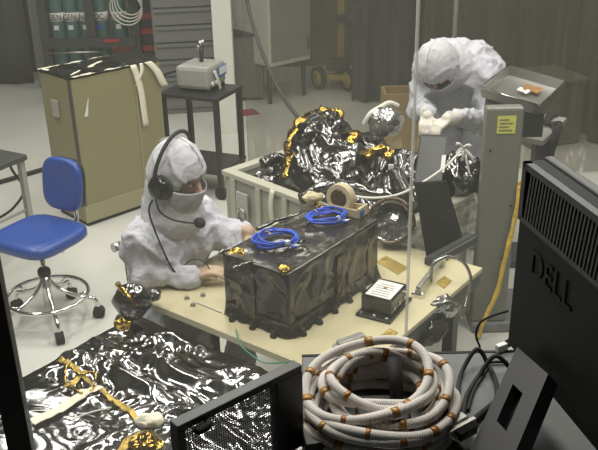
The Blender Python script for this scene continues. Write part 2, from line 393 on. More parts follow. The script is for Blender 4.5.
# yellow wheeled stand
ys = thing('wheeled_stand', 'yellow wheeled lifting stand with a tall mast by the back wall', 'stand', (*atz(337, 90, 0).xy, 0))
w1, w2 = atz(319, 89, 0), atz(348, 91, 0); w3 = w1.lerp(w2, .5) + V((.12, .45, 0)); rw = .125
ax = (w2 - w1).normalized(); fx = V((-ax.y, ax.x, 0))
for wp in (w1, w2, w3):
    o = MB().lathe([(rw * .72, -.03), (rw, -.025), (rw, .025), (rw * .72, .03)], wp + V((0, 0, rw)), axis=fx + ax * .8).build('wheel', M['soft'], ys)
    MB().lathe([(.02, -.036), (rw * .68, -.03), (rw * .68, .03), (.02, .036)], wp + V((0, 0, rw)), axis=fx + ax * .8).build('hub', M['yellow'], o)
MB().slab([w1 + V((0, -.04, rw)), w2 + V((0, -.04, rw)), w2 + V((0, .04, rw)), w1 + V((0, .04, rw))], (0, 0, .05)).build('axle_beam', M['yellow'], ys)
mid = w1.lerp(w2, .62); MB().slab([mid + V((-.04, 0, rw)), w3 + V((-.04, 0, rw)), w3 + V((.04, 0, rw)), mid + V((.04, 0, rw))], (0, 0, .05)).build('rear_beam', M['yellow'], ys)
mp = mid.lerp(w3, .4); MB().box((mp.x + .02, mp.y, 1.1), (.075, .075, 1.9)).build('mast', M['yellow'], ys, bevel=.006)
MB().box((mp.x - .02, mp.y - .1, .27), (.26, .16, .12)).build('battery_box', M['dgrey'], ys, bevel=.01)
zz = aty(338, 19, mp.y - .06).z; mk = MB().box((mp.x + .02, mp.y - .06, zz), (.12, .06, .09)).build('winch', M['dgrey'], ys, bevel=.01)
MB().box((mp.x + .1, mp.y - .06, zz - .05), (.05, .04, .05)).build('crank', M['dgrey'], mk)
# plywood box behind the worker
c = atz(383, 113, 0); c = V((c.x, 7.0, 0)); zt = aty(383, 95, 7.0).z
x0, x1 = aty(384, 100, 7).x, aty(470, 100, 7).x
pb = thing('plywood_box', 'open pale plywood box on the floor behind the standing worker', 'box', ((x0 + x1) / 2, 7.2, 0), radians(0))
for a_, b_ in (((x0, 7.0), (x1, 7.03)), ((x0, 7.27), (x1, 7.3)), ((x0, 7.03), (x0 + .03, 7.27)), ((x1 - .03, 7.03), (x1, 7.27))):
    MB().box2((*a_, .0), (*b_, zt)).build('side_panel', M['wood'], pb)
MB().box2((x0 + .03, 7.03, .02), (x1 - .03, 7.27, .04)).build('bottom_panel', M['wood'], pb)
# hanging hose
pts = [aty(240, -60, 7.2), aty(247, 0, 6.8), aty(257, 38, 6.3), aty(271, 74, 5.8), aty(284, 98, 5.4), aty(299, 119, 5.0)]
tag(MB().tube(bez(pts), .014).build('hanging_hose', M['dgrey']), 'long dark hose curving down to the foil-wrapped hardware', 'hose')
tag(MB().box((*atz(246, 113, 0).xy, .004), (.22, .2, .008), .4).build('floor_mat', M['red']), 'small red mat on the floor beside the black cart', 'mat')
# floor line and hose left of the tan case
a, b = atz(20, 171, 0), atz(51, 158, 0); n_ = V((.02, .03, 0))
tag(MB().slab([a + V((0, 0, .0005)), b + V((0, 0, .0005)), b + n_ + V((0, 0, .0005)), a + n_ + V((0, 0, .0005))], (0, 0, .002)).build('floor_tape', M['ytag']), 'yellow tape line on the floor left of the tan case', 'tape')
tag(MB().tube(bez([atz(-30, 190, .02), atz(10, 179, .02), atz(30, 173, .02), atz(54, 166, .02)]), .018).build('floor_hose', M['soft']), 'thick black hose lying across the floor behind the blue chair', 'hose')
# olive wrapped boxes at right
c = atz(560, 190, 0); c = V((2.2, 7.25, 0))
ob = thing('wrapped_carton', 'olive film-wrapped carton behind the scale', 'carton', c, .3)
L(ob, MB().box2((-.25, -.25, 0), (.25, .25, .55)), 'body', M['olive'], bevel=.03)
L(ob, MB().box2((-.27, -.27, .55), (.27, .27, .60)), 'lid', M['olive'], bevel=.02)

# ------------------------------------------------------------------ big tan case
A = atz(88, 227, 0); d2 = V((.57, .55, 0)).normalized(); d1 = V((-d2.y, d2.x, 0)); ztop = 1.065
wl, dp = .735, .40
tcs = thing('equipment_case', 'tall olive-tan equipment case with taped foil along its top', 'case', A, atan2(d2.y, d2.x))
L(tcs, MB().box2((.0, 0, .03), (wl, dp, ztop)), 'body', M['tan'], bevel=.006)
L(tcs, MB().box2((-.006, -.008, .03), (wl + .006, 0, .16)), 'kick_panel', M['tan2'], bevel=.003)
L(tcs, MB().box2((.01, .01, 0), (wl - .01, dp - .01, .03)), 'plinth', M['soft'])
L(tcs, MB().box2((-.006, -.006, .16), (.012, .012, ztop)), 'corner_trim', M['dgrey'])
L(tcs, MB().box2((wl * .69, -.007, .16), (wl * .69 + .012, 0, ztop)), 'seam_trim', M['tan2'])
def top(u, v):
    x = -.01 + (wl + .02) * u; y = -.01 + (dp + .02) * v
    return V((x, y, ztop + .008 + .010 * ridge((x, y, 0), 4) * (.3 + min(1, 6 * v * (1 - v) + .2))))
L(tcs, MB().grid(50, 30, top), 'top_film', M['foil'])
def edge(x0, y0, x1, y1, wd, z):
    d = V((x1 - x0, y1 - y0, 0)); n = V((-d.y, d.x, 0)).normalized() * wd
    return MB().grid(40, 3, lambda u, v: V((x0, y0, z)) + d * u + n * (v - .5) + V((0, 0, .006 * ridge((x0 + d.x * u, y0 + d.y * u, v), 9, 3, 2))) + n * .25 * nz((u * 14, 0, 3)))
for e in ((-.0, .015, wl, .02, .03, ztop + .010), (0.02, .02, .03, dp, .025, ztop + .010), (0, dp, wl, dp - .02, .025, ztop + .010), (.05, .06, .55, .33, .025, ztop + .014)):
    L(tcs, edge(*e), 'tape_edge', M['tape'] if e[4] < .05 else M['foil'])
for (x, ln, wd, sk) in ((wl * .69, .46, .05, .07), (wl * .86, .2, .06, .14), (wl * .78, .15, .03, -.04)):
    def strip(u, v): return V((x + sk * u + wd * (v - .5) + .01 * sin(u * 5), -.012 - .012 * sin(u * 3) , ztop + .018 - ln * u))
    s_ = L(tcs, MB().grid(14, 2, strip), 'hanging_tape', M['tape']); s_.modifiers.new('s', 'SOLIDIFY').thickness = .002
L(tcs, MB().box2((-.022, dp * .42, .78), (-.0, dp * .62, .9)), 'latch', M['alum'], bevel=.006)
L(tcs, MB().slab([(.08, -.004, .8), (.11, -.004, .8), (.13, -.004, .93)], (0, -.003, 0)), 'paper_corner', M['white'])
# ------------------------------------------------------------------ black cart with the grey instrument
n0 = atz(217, 99, .8); l0 = atz(171, 88, .8); r0 = atz(243, 85, .8)
ang = atan2((r0 - n0).y, (r0 - n0).x); cw = (r0 - n0).length; cd = min((l0 - n0).length, .5)
ct = thing('utility_cart', 'black two-shelf utility cart carrying the grey instrument', 'cart', (n0.x, n0.y, 0), ang)
L(ct, MB().box2((0, 0, .77), (cw, cd, .80)), 'top_shelf', M['blackm'], bevel=.006)
L(ct, MB().box2((0, 0, .20), (cw, cd, .23)), 'lower_shelf', M['blackm'], bevel=.006)
for x, y in ((.025, .025), (cw - .025, .025), (.025, cd - .025), (cw - .025, cd - .025)):
    lg = L(ct, MB().box2((x - .018, y - .018, .1), (x + .018, y + .018, .78)), 'leg', M['blackm'])
    L(lg, MB().cyl((x - .015, y, .05), (x + .015, y, .05), .05), 'caster', M['soft'])
L(ct, MB().tube(bez([(0, cd + .02, .8), (0, cd + .09, .86), (cw, cd + .09, .86), (cw, cd + .02, .8)]), .012), 'push_handle', M['blackm'])
ins = thing('bench_instrument', 'grey boxy instrument with a blue-white label on the black cart', 'instrument', W(ct, cw * .62, cd * .5, .8), ang + radians(2))
L(ins, MB().box2((-.15, -.12, .015), (.15, .16, .19)), 'housing', M['greyp'], bevel=.03)
L(ins, MB().box2((.148, -.1, .03), (.165, .14, .17)), 'end_panel', M['mgrey'], bevel=.01)
L(ins, MB().slab([(.0, -.124, .085), (.135, -.124, .085), (.135, -.124, .165), (.0, -.124, .165)], (0, -.004, 0)), 'label_frame', M['bluelab'])
L(ins, MB().slab([(.012, -.129, .10), (.122, -.129, .10), (.122, -.129, .157), (.012, -.129, .157)], (0, -.003, 0)), 'label', M['white'])
for x in (-.1, -.04): L(ins, MB().cyl((x, -.12, .06), (x, -.135, .06), .016), 'dial', M['whitep'])
for x, y in ((-.12, -.1), (.12, -.1), (-.12, .13), (.12, .13)): L(ins, MB().cyl((x, y, 0), (x, y, .02), .015), 'foot', M['soft'])
hd = L(ins, MB().tube([(.02, .02, .18), (.03, .02, .27), (.06, .03, .31)], .016), 'lever', M['blackm'])
for q in ((.02, .02, .33), (.075, .03, .325), (.05, .05, .29)): L(hd, MB().ell(q, .02), 'knob', M['steel'])
st = L(ins, MB().grid(16, 2, lambda u, v: V((-.06 + .09 * u + .04 * (v - .5), -.126 - .012 * sin(3 * u) - (.07 * max(0, u - .75) * 4 if u > .75 else 0), .15 - .165 * min(1, u * 1.3)))), 'tape_strip', M['white']); st.modifiers.new('s', 'SOLIDIFY').thickness = .002

# ------------------------------------------------------------------ blue lab chair
def rounded(w, d, n=6, k=4.):
    return [V((w * math.copysign(abs(cos(t)) ** (2 / k), cos(t)), d * math.copysign(abs(sin(t)) ** (2 / k), sin(t)), 0)) for t in [2 * pi * i / (n * 8) for i in range(n * 8)]]
def pad(w, d, h, dome, k=4.):
    m = MB(); R = [(.0, 0), (.6, 0), (.93, 0), (1, .2), (1.0, .55), (.97, .8), (.9, .95), (.7, 1), (.35, 1.0), (0.0, 1.0)]
    out = rounded(w, d, 6, k); rings = []
    for (s, z) in R:
        rings.append([m.b.verts.new((p.x * max(s, .002), p.y * max(s, .002), z * h - (dome * (1 - s * s) if z > .9 else 0))) for p in out])
    N = len(out)
    for A_, B_ in zip(rings, rings[1:]):
        for i in range(N): m.b.faces.new((A_[i], A_[(i + 1) % N], B_[(i + 1) % N], B_[i])).smooth = True
    return m
rc = atz(48, 296, .16); sc_ = atz(38, 232, .5)
f = V((-.50, -.866, 0)); ch = thing('lab_chair', 'empty blue vinyl lab chair with chrome foot ring and casters', 'chair', (rc.x, rc.y, 0), atan2(f.y, f.x))
# local +x is forward
so = XF[ch.name].inverted() @ V((sc_.x, sc_.y, .44))
p_ = pad(.222, .228, .075, .012); p_.b.transform(Matrix.Translation((so.x + .0, so.y, .44))); L(ch, p_, 'seat', M['blue'])
L(ch, MB().box((so.x, so.y, .43), (.3, .3, .012)), 'seat_pan', M['soft'])
bk = pad(.155, .145, .05, .015, 3.5)
T = Matrix.Translation((so.x - .225, so.y, .735)) @ Matrix.Rotation(radians(-8), 4, 'Y') @ Matrix.Rotation(pi / 2, 4, 'Y') @ Matrix.Scale(-1, 4, (0, 0, 1))
T = Matrix.Translation((so.x - .255, so.y + .0, .705)) @ Matrix.Rotation(radians(-8), 4, 'Y') @ Matrix(((0, 0, 1, 0), (0, 1, 0, 0), (-1, 0, 0, 0), (0, 0, 0, 1)))
bk.b.transform(T); L(ch, bk, 'backrest', M['blue'])
sh = pad(.15, .14, .02, 0, 3.5); sh.b.transform(Matrix.Translation((-.022, 0, 0)) @ T); L(ch, sh, 'back_shell', M['soft'])
L(ch, MB().tube(bez([(so.x - .05, so.y, .42), (so.x - .2, so.y, .41), (so.x - .30, so.y, .45), (so.x - .30, so.y, .6), (so.x - .285, so.y, .82)]), .013), 'back_bracket', M['chrome'])
L(ch, MB().cyl((0, 0, .1), (0, 0, .30), .028).cyl((0, 0, .3), (so.x * .6, so.y * .6, .43), .016), 'column', M['chrome'])
L(ch, MB().lathe([(.03, .29), (.036, .3), (.036, .325), (.03, .335)]), 'collar', M['soft'])
L(ch, MB().torus((0, 0, .17), .225, .011, n=56), 'foot_ring', M['chrome'])
for k in range(5):
    a = 2 * pi * k / 5 + .95; c, s = cos(a), sin(a)
    lg = L(ch, MB().tube(bez([(.02 * c, .02 * s, .26), (.07 * c, .07 * s, .20), (.17 * c, .17 * s, .145), (.25 * c, .25 * s, .12), (.27 * c, .27 * s, .07)]), .012), 'leg', M['chrome'])
    L(lg, MB().cyl((.27 * c - .022 * s, .27 * s + .022 * c, .034), (.27 * c + .022 * s, .27 * s - .022 * c, .034), .034), 'caster', M['soft'])
    L(ch, MB().cyl((.16 * c, .16 * s, .15), (.225 * c, .225 * s, .17), .007), 'ring_spoke', M['chrome'])
L(ch, MB().tube([(so.x + .02, so.y + .02, .42), (so.x - .02, so.y + .16, .40)], .008), 'height_lever', M['chrome'])
# grey legged stand at the left edge
z = .66; c = atz(22, 158, z); sd = thing('instrument_stand', 'grey-legged stand with a black top at the left edge', 'stand', (c.x, c.y, 0), radians(150))
L(sd, MB().box2((-.02, -.03, z - .02), (.55, .45, z + .02)), 'top', M['dgrey'], bevel=.01)
for x, y in ((0.02, 0), (.5, 0), (.02, .4), (.5, .4)): L(sd, MB().box2((x - .018, y - .018, 0), (x + .018, y + .018, z - .02)), 'leg', M['greyp'])
L(sd, MB().tube([(.02, 0, .3), (.02, .4, .3)], .01), 'stretcher', M['greyp'])
L(sd, MB().tube(bez([(.1, .02, z - .03), (.16, -.04, z - .12), (.1, -.06, z - .26), (.2, -.03, z - .4), (.35, -.03, z - .5)]), .009), 'cable', M['soft'])

# ------------------------------------------------------------------ white shipping crate with wrapped hardware
CA = radians(43.5); C0 = V((.437, 3.68, 0)); cx_, cy_ = .66, 1.25; zr = .75
cr = thing('shipping_crate', 'open ivory shipping crate holding the foil-wrapped hardware', 'crate', C0, CA)
for a, b in (((0, 0), (.04, cy_)), ((cx_ - .04, 0), (cx_, cy_)), ((.04, 0), (cx_ - .04, .04)), ((.04, cy_ - .04), (cx_ - .04, cy_))):
    L(cr, MB().box2((*a, .08), (*b, zr - .03)), 'side_panel', M['case'])
L(cr, MB().box2((.04, .04, .08), (cx_ - .04, cy_ - .04, .12)), 'bottom_panel', M['case'])
rm = MB()
for a, b in (((-.015, -.015), (.05, cy_ + .015)), ((cx_ - .05, -.015), (cx_ + .015, cy_ + .015)), ((.05, -.015), (cx_ - .05, .05)), ((.05, cy_ - .05), (cx_ - .05, cy_ + .015))): rm.box2((*a, zr - .03), (*b, zr))
L(cr, rm, 'rim', M['caserib'], bevel=.004)
for k in range(6):
    y = .08 + k * (cy_ - .16) / 5; L(cr, MB().box2((-.018, y - .02, .1), (0, y + .02, zr - .03)), 'rib', M['caserib'], bevel=.004)
for k in range(5):
    x = .08 + k * (cx_ - .16) / 4; L(cr, MB().box2((x - .02, -.018, .1), (x + .02, 0, zr - .03)), 'rib', M['caserib'], bevel=.004); L(cr, MB().box2((x - .02, cy_, .1), (x + .02, cy_ + .018, zr - .03)), 'rib', M['caserib'], bevel=.004)
for x in (.06, cx_ - .06):
    for y in (.06, cy_ - .06): L(cr, MB().box((x, y, .04), (.09, .09, .08)), 'skid', M['dgrey'])
lt = L(cr, MB().box2((-.03, 1.03, .50), (-.012, 1.13, .66)), 'latch', M['alum'], bevel=.008)
L(lt, MB().torus((-.034, 1.08, .52), .032, .008, (1, 0, 0), sy=1.3), 'pull_ring', M['steel'])
s_ = L(cr, MB().grid(10, 2, lambda u, v: V((-.022 - .01 * sin(u * 4), .80 + .035 * v + .02 * u, zr + .0 - .2 * u))), 'tape_strip', M['tape']); s_.modifiers.new('s', 'SOLIDIFY').thickness = .002
# wrapped hardware
hw = thing('wrapped_spacecraft_hardware', 'lumpy silver and gold foil-wrapped hardware heaped in the ivory crate', 'wrapped hardware', W(cr, .33, .62, .12), CA)
iv = XF[cr.name].inverted()
hc_ = [(iv @ atz(335, 145, .93), .27, .30), (iv @ atz(385, 155, .85), .20, .18), (iv @ atz(462, 178, .80), .18, .12), (iv @ atz(415, 158, .9), .24, .24), (iv @ atz(300, 165, .75), .2, .08)]
def heap(u, v):
    x = .055 + (cx_ - .11) * u; y = .055 + (cy_ - .11) * v
    h = 0
    for c, r, a in hc_:
        d = ((x - c.x) ** 2 + (y - c.y) ** 2) / (r * r); h = max(h, a * math.exp(-d * d * .7)) if d < 4 else h
    e = min(1, 14 * min(u, 1 - u, v, 1 - v))
    rr = ridge((x * 1.0, y * 1.0, h), 3.0, 2, 3) - .9
    return V((x, y, .675 + (h + .075 * rr) * e + .02 * nz((x, y, 0), 3)))
def inC(o): return o
def LC(t, mb, *a, **k):      # local crate coordinates into a child of the hardware
    mb.b.transform(XF[cr.name]); return mb.build(*a, parent=t, **k)
LC(hw, MB().grid(130, 150, heap), 'foil_wrap', M['foilr'], fixn=False)
LC(hw, MB().box2((.06, .06, .121), (cx_ - .06, cy_ - .06, .55)), 'inner_frame', M['blackm'])
def crumple_tube(pts, r, amp, sc, n=16):
    m = MB().tube(bez(pts, 10), r, n); return m.disp(lambda p, nn: amp * (ridge(p, sc, 4, 3) - 1))
def W3(px, py, y): return aty(px, py, y)
for pts, r, nm, mm in (([W3(291, 182, 4.35), W3(293, 160, 4.45), W3(295, 140, 4.55), W3(305, 124, 4.62), W3(322, 116, 4.66), W3(340, 118, 4.68)], .05, 'gold_band', 'gold'),
                   ([W3(355, 132, 4.5), W3(351, 146, 4.45), W3(355, 162, 4.38), W3(368, 168, 4.36)], .038, 'gold_band', 'gold'),
                   ([W3(366, 158, 4.3), W3(378, 150, 4.3), W3(392, 156, 4.28)], .03, 'gold_band', 'gold'),
                   ([W3(262, 164, 4.55), W3(280, 158, 4.62), W3(300, 172, 4.4)], .03, 'film_fold', 'foilr'),
                   ([W3(300, 198, 4.05), W3(335, 186, 4.05), W3(372, 192, 3.95), W3(398, 200, 3.9)], .032, 'film_fold', 'foilr'),
                   ([W3(392, 168, 4.1), W3(405, 188, 3.95), W3(412, 206, 3.85)], .035, 'film_fold', 'bfilm')):
    crumple_tube(pts, r, r * .5, 14).build(nm, M[mm], hw)
c = W3(325, 142, 4.55); m = MB(); m.ell(c, (.19, .20, .15), u=48, v=30); m.disp(lambda p, n: .06 * (ridge(p, 3.6, 1, 3) - 1)); m.build('foil_wrap', M['foilr'], hw)
c = W3(372, 150, 4.55); m = MB(); m.ell(c, (.10, .12, .10), u=40, v=24); m.disp(lambda p, n: .04 * (ridge(p, 6, 5, 3) - 1)); m.build('foil_wrap', M['foilr'], hw)
c = W3(463, 178, 4.22); m = MB(); m.ell(c, (.13, .12, .13), u=48, v=30); m.disp(lambda p, n: .05 * (ridge(p * 1.0, 4, 8, 3) - 1)); m.build('foil_wrap', M['foilr'], hw)
# pale bag pouch
q0, q1, q2, q3 = W3(364, 124, 4.5), W3(379, 108, 4.55), W3(398, 106, 4.6), W3(404, 124, 4.5)
m = MB(); m.tube(bez([q0, W3(370, 114, 4.5), q1, W3(389, 103, 4.58), q2]), .014, 10); m.build('bag_seam', M['wirew'], hw)
m = MB(); cc = W3(385, 122, 4.5); m.ell(cc, (.105, .08, .075), u=36, v=20); m.disp(lambda p, n: .02 * (ridge(p, 9, 3, 3) - 1)); m.build('bag_pouch', M['bag'], hw)
# panel standing in the crate
b1, b2 = W3(414, 190, 4.0), W3(441, 190, 3.95); t1, t2 = W3(421, 136, 4.2), W3(446, 137, 4.15)
m = MB(); m.slab([b1, b2, t2, t1], V((.0, .02, .004))); m.build('dark_panel', M['charcoal'], hw)
b1, b2 = W3(440, 172, 3.97), W3(444, 172, 3.96); t1, t2 = W3(442, 155, 4.03), W3(446, 155, 4.02)
m = MB(); m.slab([b1, b2, t2, t1], V((.0, -.004, 0))); m.build('paper_tag', M['white'], hw)
m = MB(); m.box(W3(391, 167, 4.05), (.026, .01, .026)); m.build('paper_tag', M['white'], hw)
k0 = W3(463, 148, 4.2)
m = MB()
for q in ((456, 144), (474, 162), (462, 160), (457, 153), (470, 146)): m.tube(bez([k0, k0.lerp(W3(*q, 4.17), .6) + V((0, -.01, .012)), W3(*q, 4.17)]), [.008] * 24 + [.012], 8)
m.build('tied_knot', M['white'], hw)
m = MB(); m.tube(bez([k0, W3(470, 175, 4.13), W3(474, 190, 4.1), W3(478, 204, 4.08)]), .006); m.build('tie_end', M['wirew'], hw)
tag(MB().tube(bez([W3(353, 196, 3.9), W3(375, 198, 3.85), W3(400, 194, 3.85), W3(425, 181, 3.9), W3(446, 166, 4.0), W3(461, 151, 4.15)]), .0065).build('white_cable', M['wirew']), 'pale cable running from the tape roll to the tied foil knot', 'cable')

# dark panel leaning at the crate corner and film draped over its right side
b1, b2 = atz(427, 262, .76), atz(464, 243, .76); t1, t2 = aty(414, 184, b1.y + .16), aty(446, 182, b2.y + .14)
lpn = thing('leaning_panel', 'tall near-black panel with a small white tag leaning behind the cream table clamps', 'panel', b1)
MB().slab([b1, b2, t2, t1], V((.003, .016, .004))).build('board', M['dpanel'], lpn, bevel=.002)
q = t1.lerp(b1, .06); g = (t2 - t1); dn = (b1 - t1).normalized(); q = q + g * .22; MB().slab([q, q + g * .22, q + g * .22 + dn * .045, q + dn * .045], V((.0, -.002, .0))).build('white_tag', M['white'], lpn)
def drape(u, v):
    x = -.03 + .72 * u; z = zr + .02 - .60 * v; y = -.03 - .05 * v + .035 * sin(x * 17 + 2 * v) * v + .03 * nz((x * 6, v * 3, 0)) * (.2 + v)
    return V((x, y, z + .02 * nz((x * 5, v, 3))))
o = LC(None, MB().grid(70, 30, drape), 'draped_film', M['clear'], fixn=False); o.modifiers.new('s', 'SOLIDIFY').thickness = .001
tag(o, 'crinkled clear film draped over the right side of the ivory crate', 'film')
# ------------------------------------------------------------------ pillar scale with tray
zt = 1.27; A_, B_, C_ = atz(480, 87, zt), atz(540, 106, zt), atz(566, 81, zt); D_ = A_ + C_ - B_
pp = aty(506, 112, 3.97); pil = thing('pillar_scale', 'grey pillar scale with a steel tray and a yellow label', 'scale', (pp.x, pp.y, 0))
s0, s1 = aty(487, 112, pp.y).x, aty(525, 112, pp.y).x
MB().box2((s0, pp.y, .06), (s1, pp.y + .075, pp.z + .02)).build('pillar', M['pillar'], pil, bevel=.012)
MB().box2((s0, pp.y - .02, 0), (s1 + .14, pp.y + .38, .06)).build('base', M['mgrey'], pil, bevel=.01)
ey = A_.lerp(C_, .5)
Q = [A_, B_, C_, D_]; Qi = [p.lerp(ey, .05) for p in Q]; lo = [p + V((0, 0, -.055)) for p in Qi]
m = MB()
m.faces(Q + lo, [(0, 1, 5, 4), (1, 2, 6, 5), (2, 3, 7, 6), (3, 0, 4, 7), (4, 5, 6, 7)])
tr = m.build('tray', M['steel'], pil, fixn=False); md = tr.modifiers.new('s', 'SOLIDIFY'); md.thickness = .006; md.offset = 1
MB().tube([p for p in Q], .007, 8, True).build('tray_rim', M['chrome'], tr)
def trz(u, v, z=-.066): return lo[0] + (lo[1] - lo[0]) * u + (lo[3] - lo[0]) * v + V((0, 0, .012))
m = MB().grid(14, 8, lambda u, v: trz(.45 + .3 * u, .55 + .22 * v) + V((0, 0, .008 + .012 * nz((u * 3, v * 3, 1))))); m.build('rust_patch', M['rust'], tr)
tag(MB().grid(12, 5, lambda u, v: trz(.42 + .2 * u, .42 + .12 * v) + V((0, 0, .012 + .012 * nz((u * 3, v * 3, 5))))).build('crumpled_paper', M['white']), 'small crumpled white paper lying in the steel scale tray', 'paper')
MB().box2((s0 + .055, pp.y - .003, pp.z - .11), (s1 - .04, pp.y, pp.z - .02)).build('yellow_label', M['ytag'], pil)
for k in range(4): MB().box2((s0 + .065, pp.y - .005, pp.z - .095 + k * .018), (s1 - .055 - .02 * (k % 2), pp.y - .003, pp.z - .09 + k * .018)).build('label_print', M['mgrey'], pil)
for x, z in ((s0 + .03, 1.05), (s1 - .03, .75), (s1 - .05, .45)): MB().cyl((x, pp.y + .002, z), (x, pp.y - .004, z), .006).build('screw', M['blackm'], pil)
MB().box2((s0 + .08, pp.y + .076, 1.09), (s1 + .12, pp.y + .40, 1.205)).build('load_cell', M['blackm'], pil)
# side shelf with cables
z = .88; a, b, c = atz(518, 136, z), atz(543, 141, z), atz(567, 118, z); d = a + c - b
ss = thing('side_table', 'small grey side table under the scale tray with black cables', 'side table', (*((a + c) / 2).xy, 0))
MB().slab([a, b, c, d], (0, 0, -.03)).build('top', M['greyp'], ss)
m = (a + c) / 2; MB().box((m.x, m.y, .43), (.09, .09, .84)).build('post', M['dgrey'], ss); MB().box((m.x, m.y, .02), (.4, .3, .04)).build('foot', M['dgrey'], ss)
for k in range(4):
    q = [d.lerp(c, .2 * k) + V((0, 0, .01)), a.lerp(c, .5) + V((.02 * k, .03 * k, .02)), c.lerp(b, .3 + .1 * k) + V((0, -.01, .014)), c.lerp(b, .5 + .1 * k) + V((.01, -.03, -.06)), m + V((.06, -.05, -.15 - .05 * k))]
    tag(MB().tube(bez(q), .008).build('black_cable', M['soft']), 'black cable draped over the grey side table edge', 'cable', 'black cables on the side table')
# yellow strap hanging beside the pillar
q = [aty(521, 180, 3.955), aty(514, 222, 3.945), aty(505, 258, 3.935), aty(497, 292, 3.92), aty(485, 318, 3.90), aty(478, 343, 3.88)]
q[-1].z = max(q[-1].z, .012)
pts = bez(q, 8); n_ = V((.016, .0, .003))
m = MB().grid(40, 2, lambda u, v: pts[min(len(pts) - 1, int(u * (len(pts) - 1)))] + n_ * (v * 2 - 1) * (.7 + .5 * abs(nz((u * 9, 0, 1)))) + V((0, .01 * nz((u * 12, v, 0)), 0)))
o = m.build('yellow_strap', M['ystrap']); o.modifiers.new('s', 'SOLIDIFY').thickness = .004; tag(o, 'yellow strap hanging down the front of the grey scale pillar', 'strap')
# ------------------------------------------------------------------ cream work table
TA = radians(52.5); TN = V((.159, 2.442, 0)); tb, ta, tz = 1.06, 1.06, .75
wt = thing('work_table', 'cream plate work table carrying the black wrapped box', 'table', TN, TA)
L(wt, MB().box2((0, 0, tz - .022), (tb, ta, tz)), 'tabletop', M['cream'], bevel=.004)
L(wt, MB().box2((-.004, .0, tz - .03), (0, ta, tz - .002)), 'edge_strip', M['creamedge'])
for x, y in ((.32, .1), (tb - .08, .1), (.32, ta - .1), (tb - .08, ta - .1)):
    L(wt, MB().box2((x - .025, y - .025, 0), (x + .025, y + .025, tz - .022)), 'leg', M['dgrey'])
L(wt, MB().box2((.12, .006, .665), (tb - .006, .03, tz - .0225)), 'apron', M['dgrey'])
L(wt, MB().box2((.30, .08, .16), (tb - .06, .12, .20)), 'stretcher', M['dgrey'])
def on(px, py, z=tz): return atz(px, py, z)
wi = XF[wt.name].inverted()
for k, (px, py) in enumerate(((183, 288), (187, 299), (198, 283), (203, 296), (193, 306))):
    p = on(px, py); MB().lathe([(.011, 0), (.011, .007), (.006, .009), (.006, .016), (.001, .017)], p, 12).build('bolt', M['steel'], wt)
for k, q in enumerate((((376, 262), (386, 256), (408, 268), (398, 275)), ((436, 283), (444, 276), (452, 281), (444, 289)), ((380, 336), (390, 329), (398, 333), (389, 341)))):
    MB().slab([on(*p) + V((0, 0, .0005)) for p in q], (0, 0, .002)).build('gold_tape_patch', M['goldflat'], wt)
# clamps on the plate
def clamp(name, label, p0, p1, hw):
    d = (p1 - p0); n = V((-d.y, d.x, 0)).normalized(); t = thing(name, label, 'clamp', p0, 0, 'metal clamps on the cream table')
    MB().slab([p0 - n * hw + V((0, 0, .03)), p1 - n * hw + V((0, 0, .03)), p1 + n * hw + V((0, 0, .03)), p0 + n * hw + V((0, 0, .03))], (0, 0, .014)).build('bar', M['steel'], t, bevel=.002)
    b = MB().box((p0.x, p0.y, tz + .0075), (.05, .035, .015), atan2(d.y, d.x) + pi / 2).build('foot_plate', M['chrome'], t, bevel=.002)
    MB().box((p0.x, p0.y, tz + .022), (.02, .02, .018), atan2(d.y, d.x)).build('upright', M['steel'], t)
    for s in (-1, 1): MB().lathe([(.008, .015), (.008, .022), (.002, .023)], p0 + n * .017 * s, 12).build('bolt', M['chrome'], b)
    MB().box((p1.x, p1.y, tz + .015), (.03, .03, .03), atan2(d.y, d.x)).build('end_block', M['steel'], t)
clamp('plate_clamp', 'steel clamp bar on the cream table beside the cable loop', on(418, 296), on(441, 266), .011)
clamp('plate_clamp', 'steel clamp bar on the cream table in front of the white-labelled connector box', on(363, 343), on(338, 352), .014)
# long dark rail box at the right end
a, b = on(434, 268), on(478, 243); n = (b - a); n = V((-n.y, n.x, 0)).normalized() * .055
rb = thing('rail_box', 'long dark flat rail box at the right end of the cream table', 'rail', (*a.xy, tz)); 
MB().slab([a, b, b + n, a + n], (0, 0, .035)).build('body', M['dgrey'], rb, bevel=.004)
MB().slab([a + n * .3 + V((0, 0, .035)), b + n * .3 + V((0, 0, .035)), b + n * .7 + V((0, 0, .035)), a + n * .7 + V((0, 0, .035))], (0, 0, .004)).build('cover_strip', M['charcoal'], rb)
p = [on(430, 284) + V((0, 0, .01)), aty(432, 266, 3.12), aty(446, 257, 3.14), aty(462, 262, 3.13), aty(470, 278, 3.1), aty(467, 300, 3.06), aty(461, 318, 3.02)]
lp = thing('clear_hose', 'dark clear hose looping over the right edge of the cream table', 'hose', p[0]); 
MB().tube(bez(p), .007).build('tube', M['clear'], lp)
MB().tube(bez([q + V((.006, .01, -.004)) for q in p]), .006).build('tube', M['bfilm'], lp)
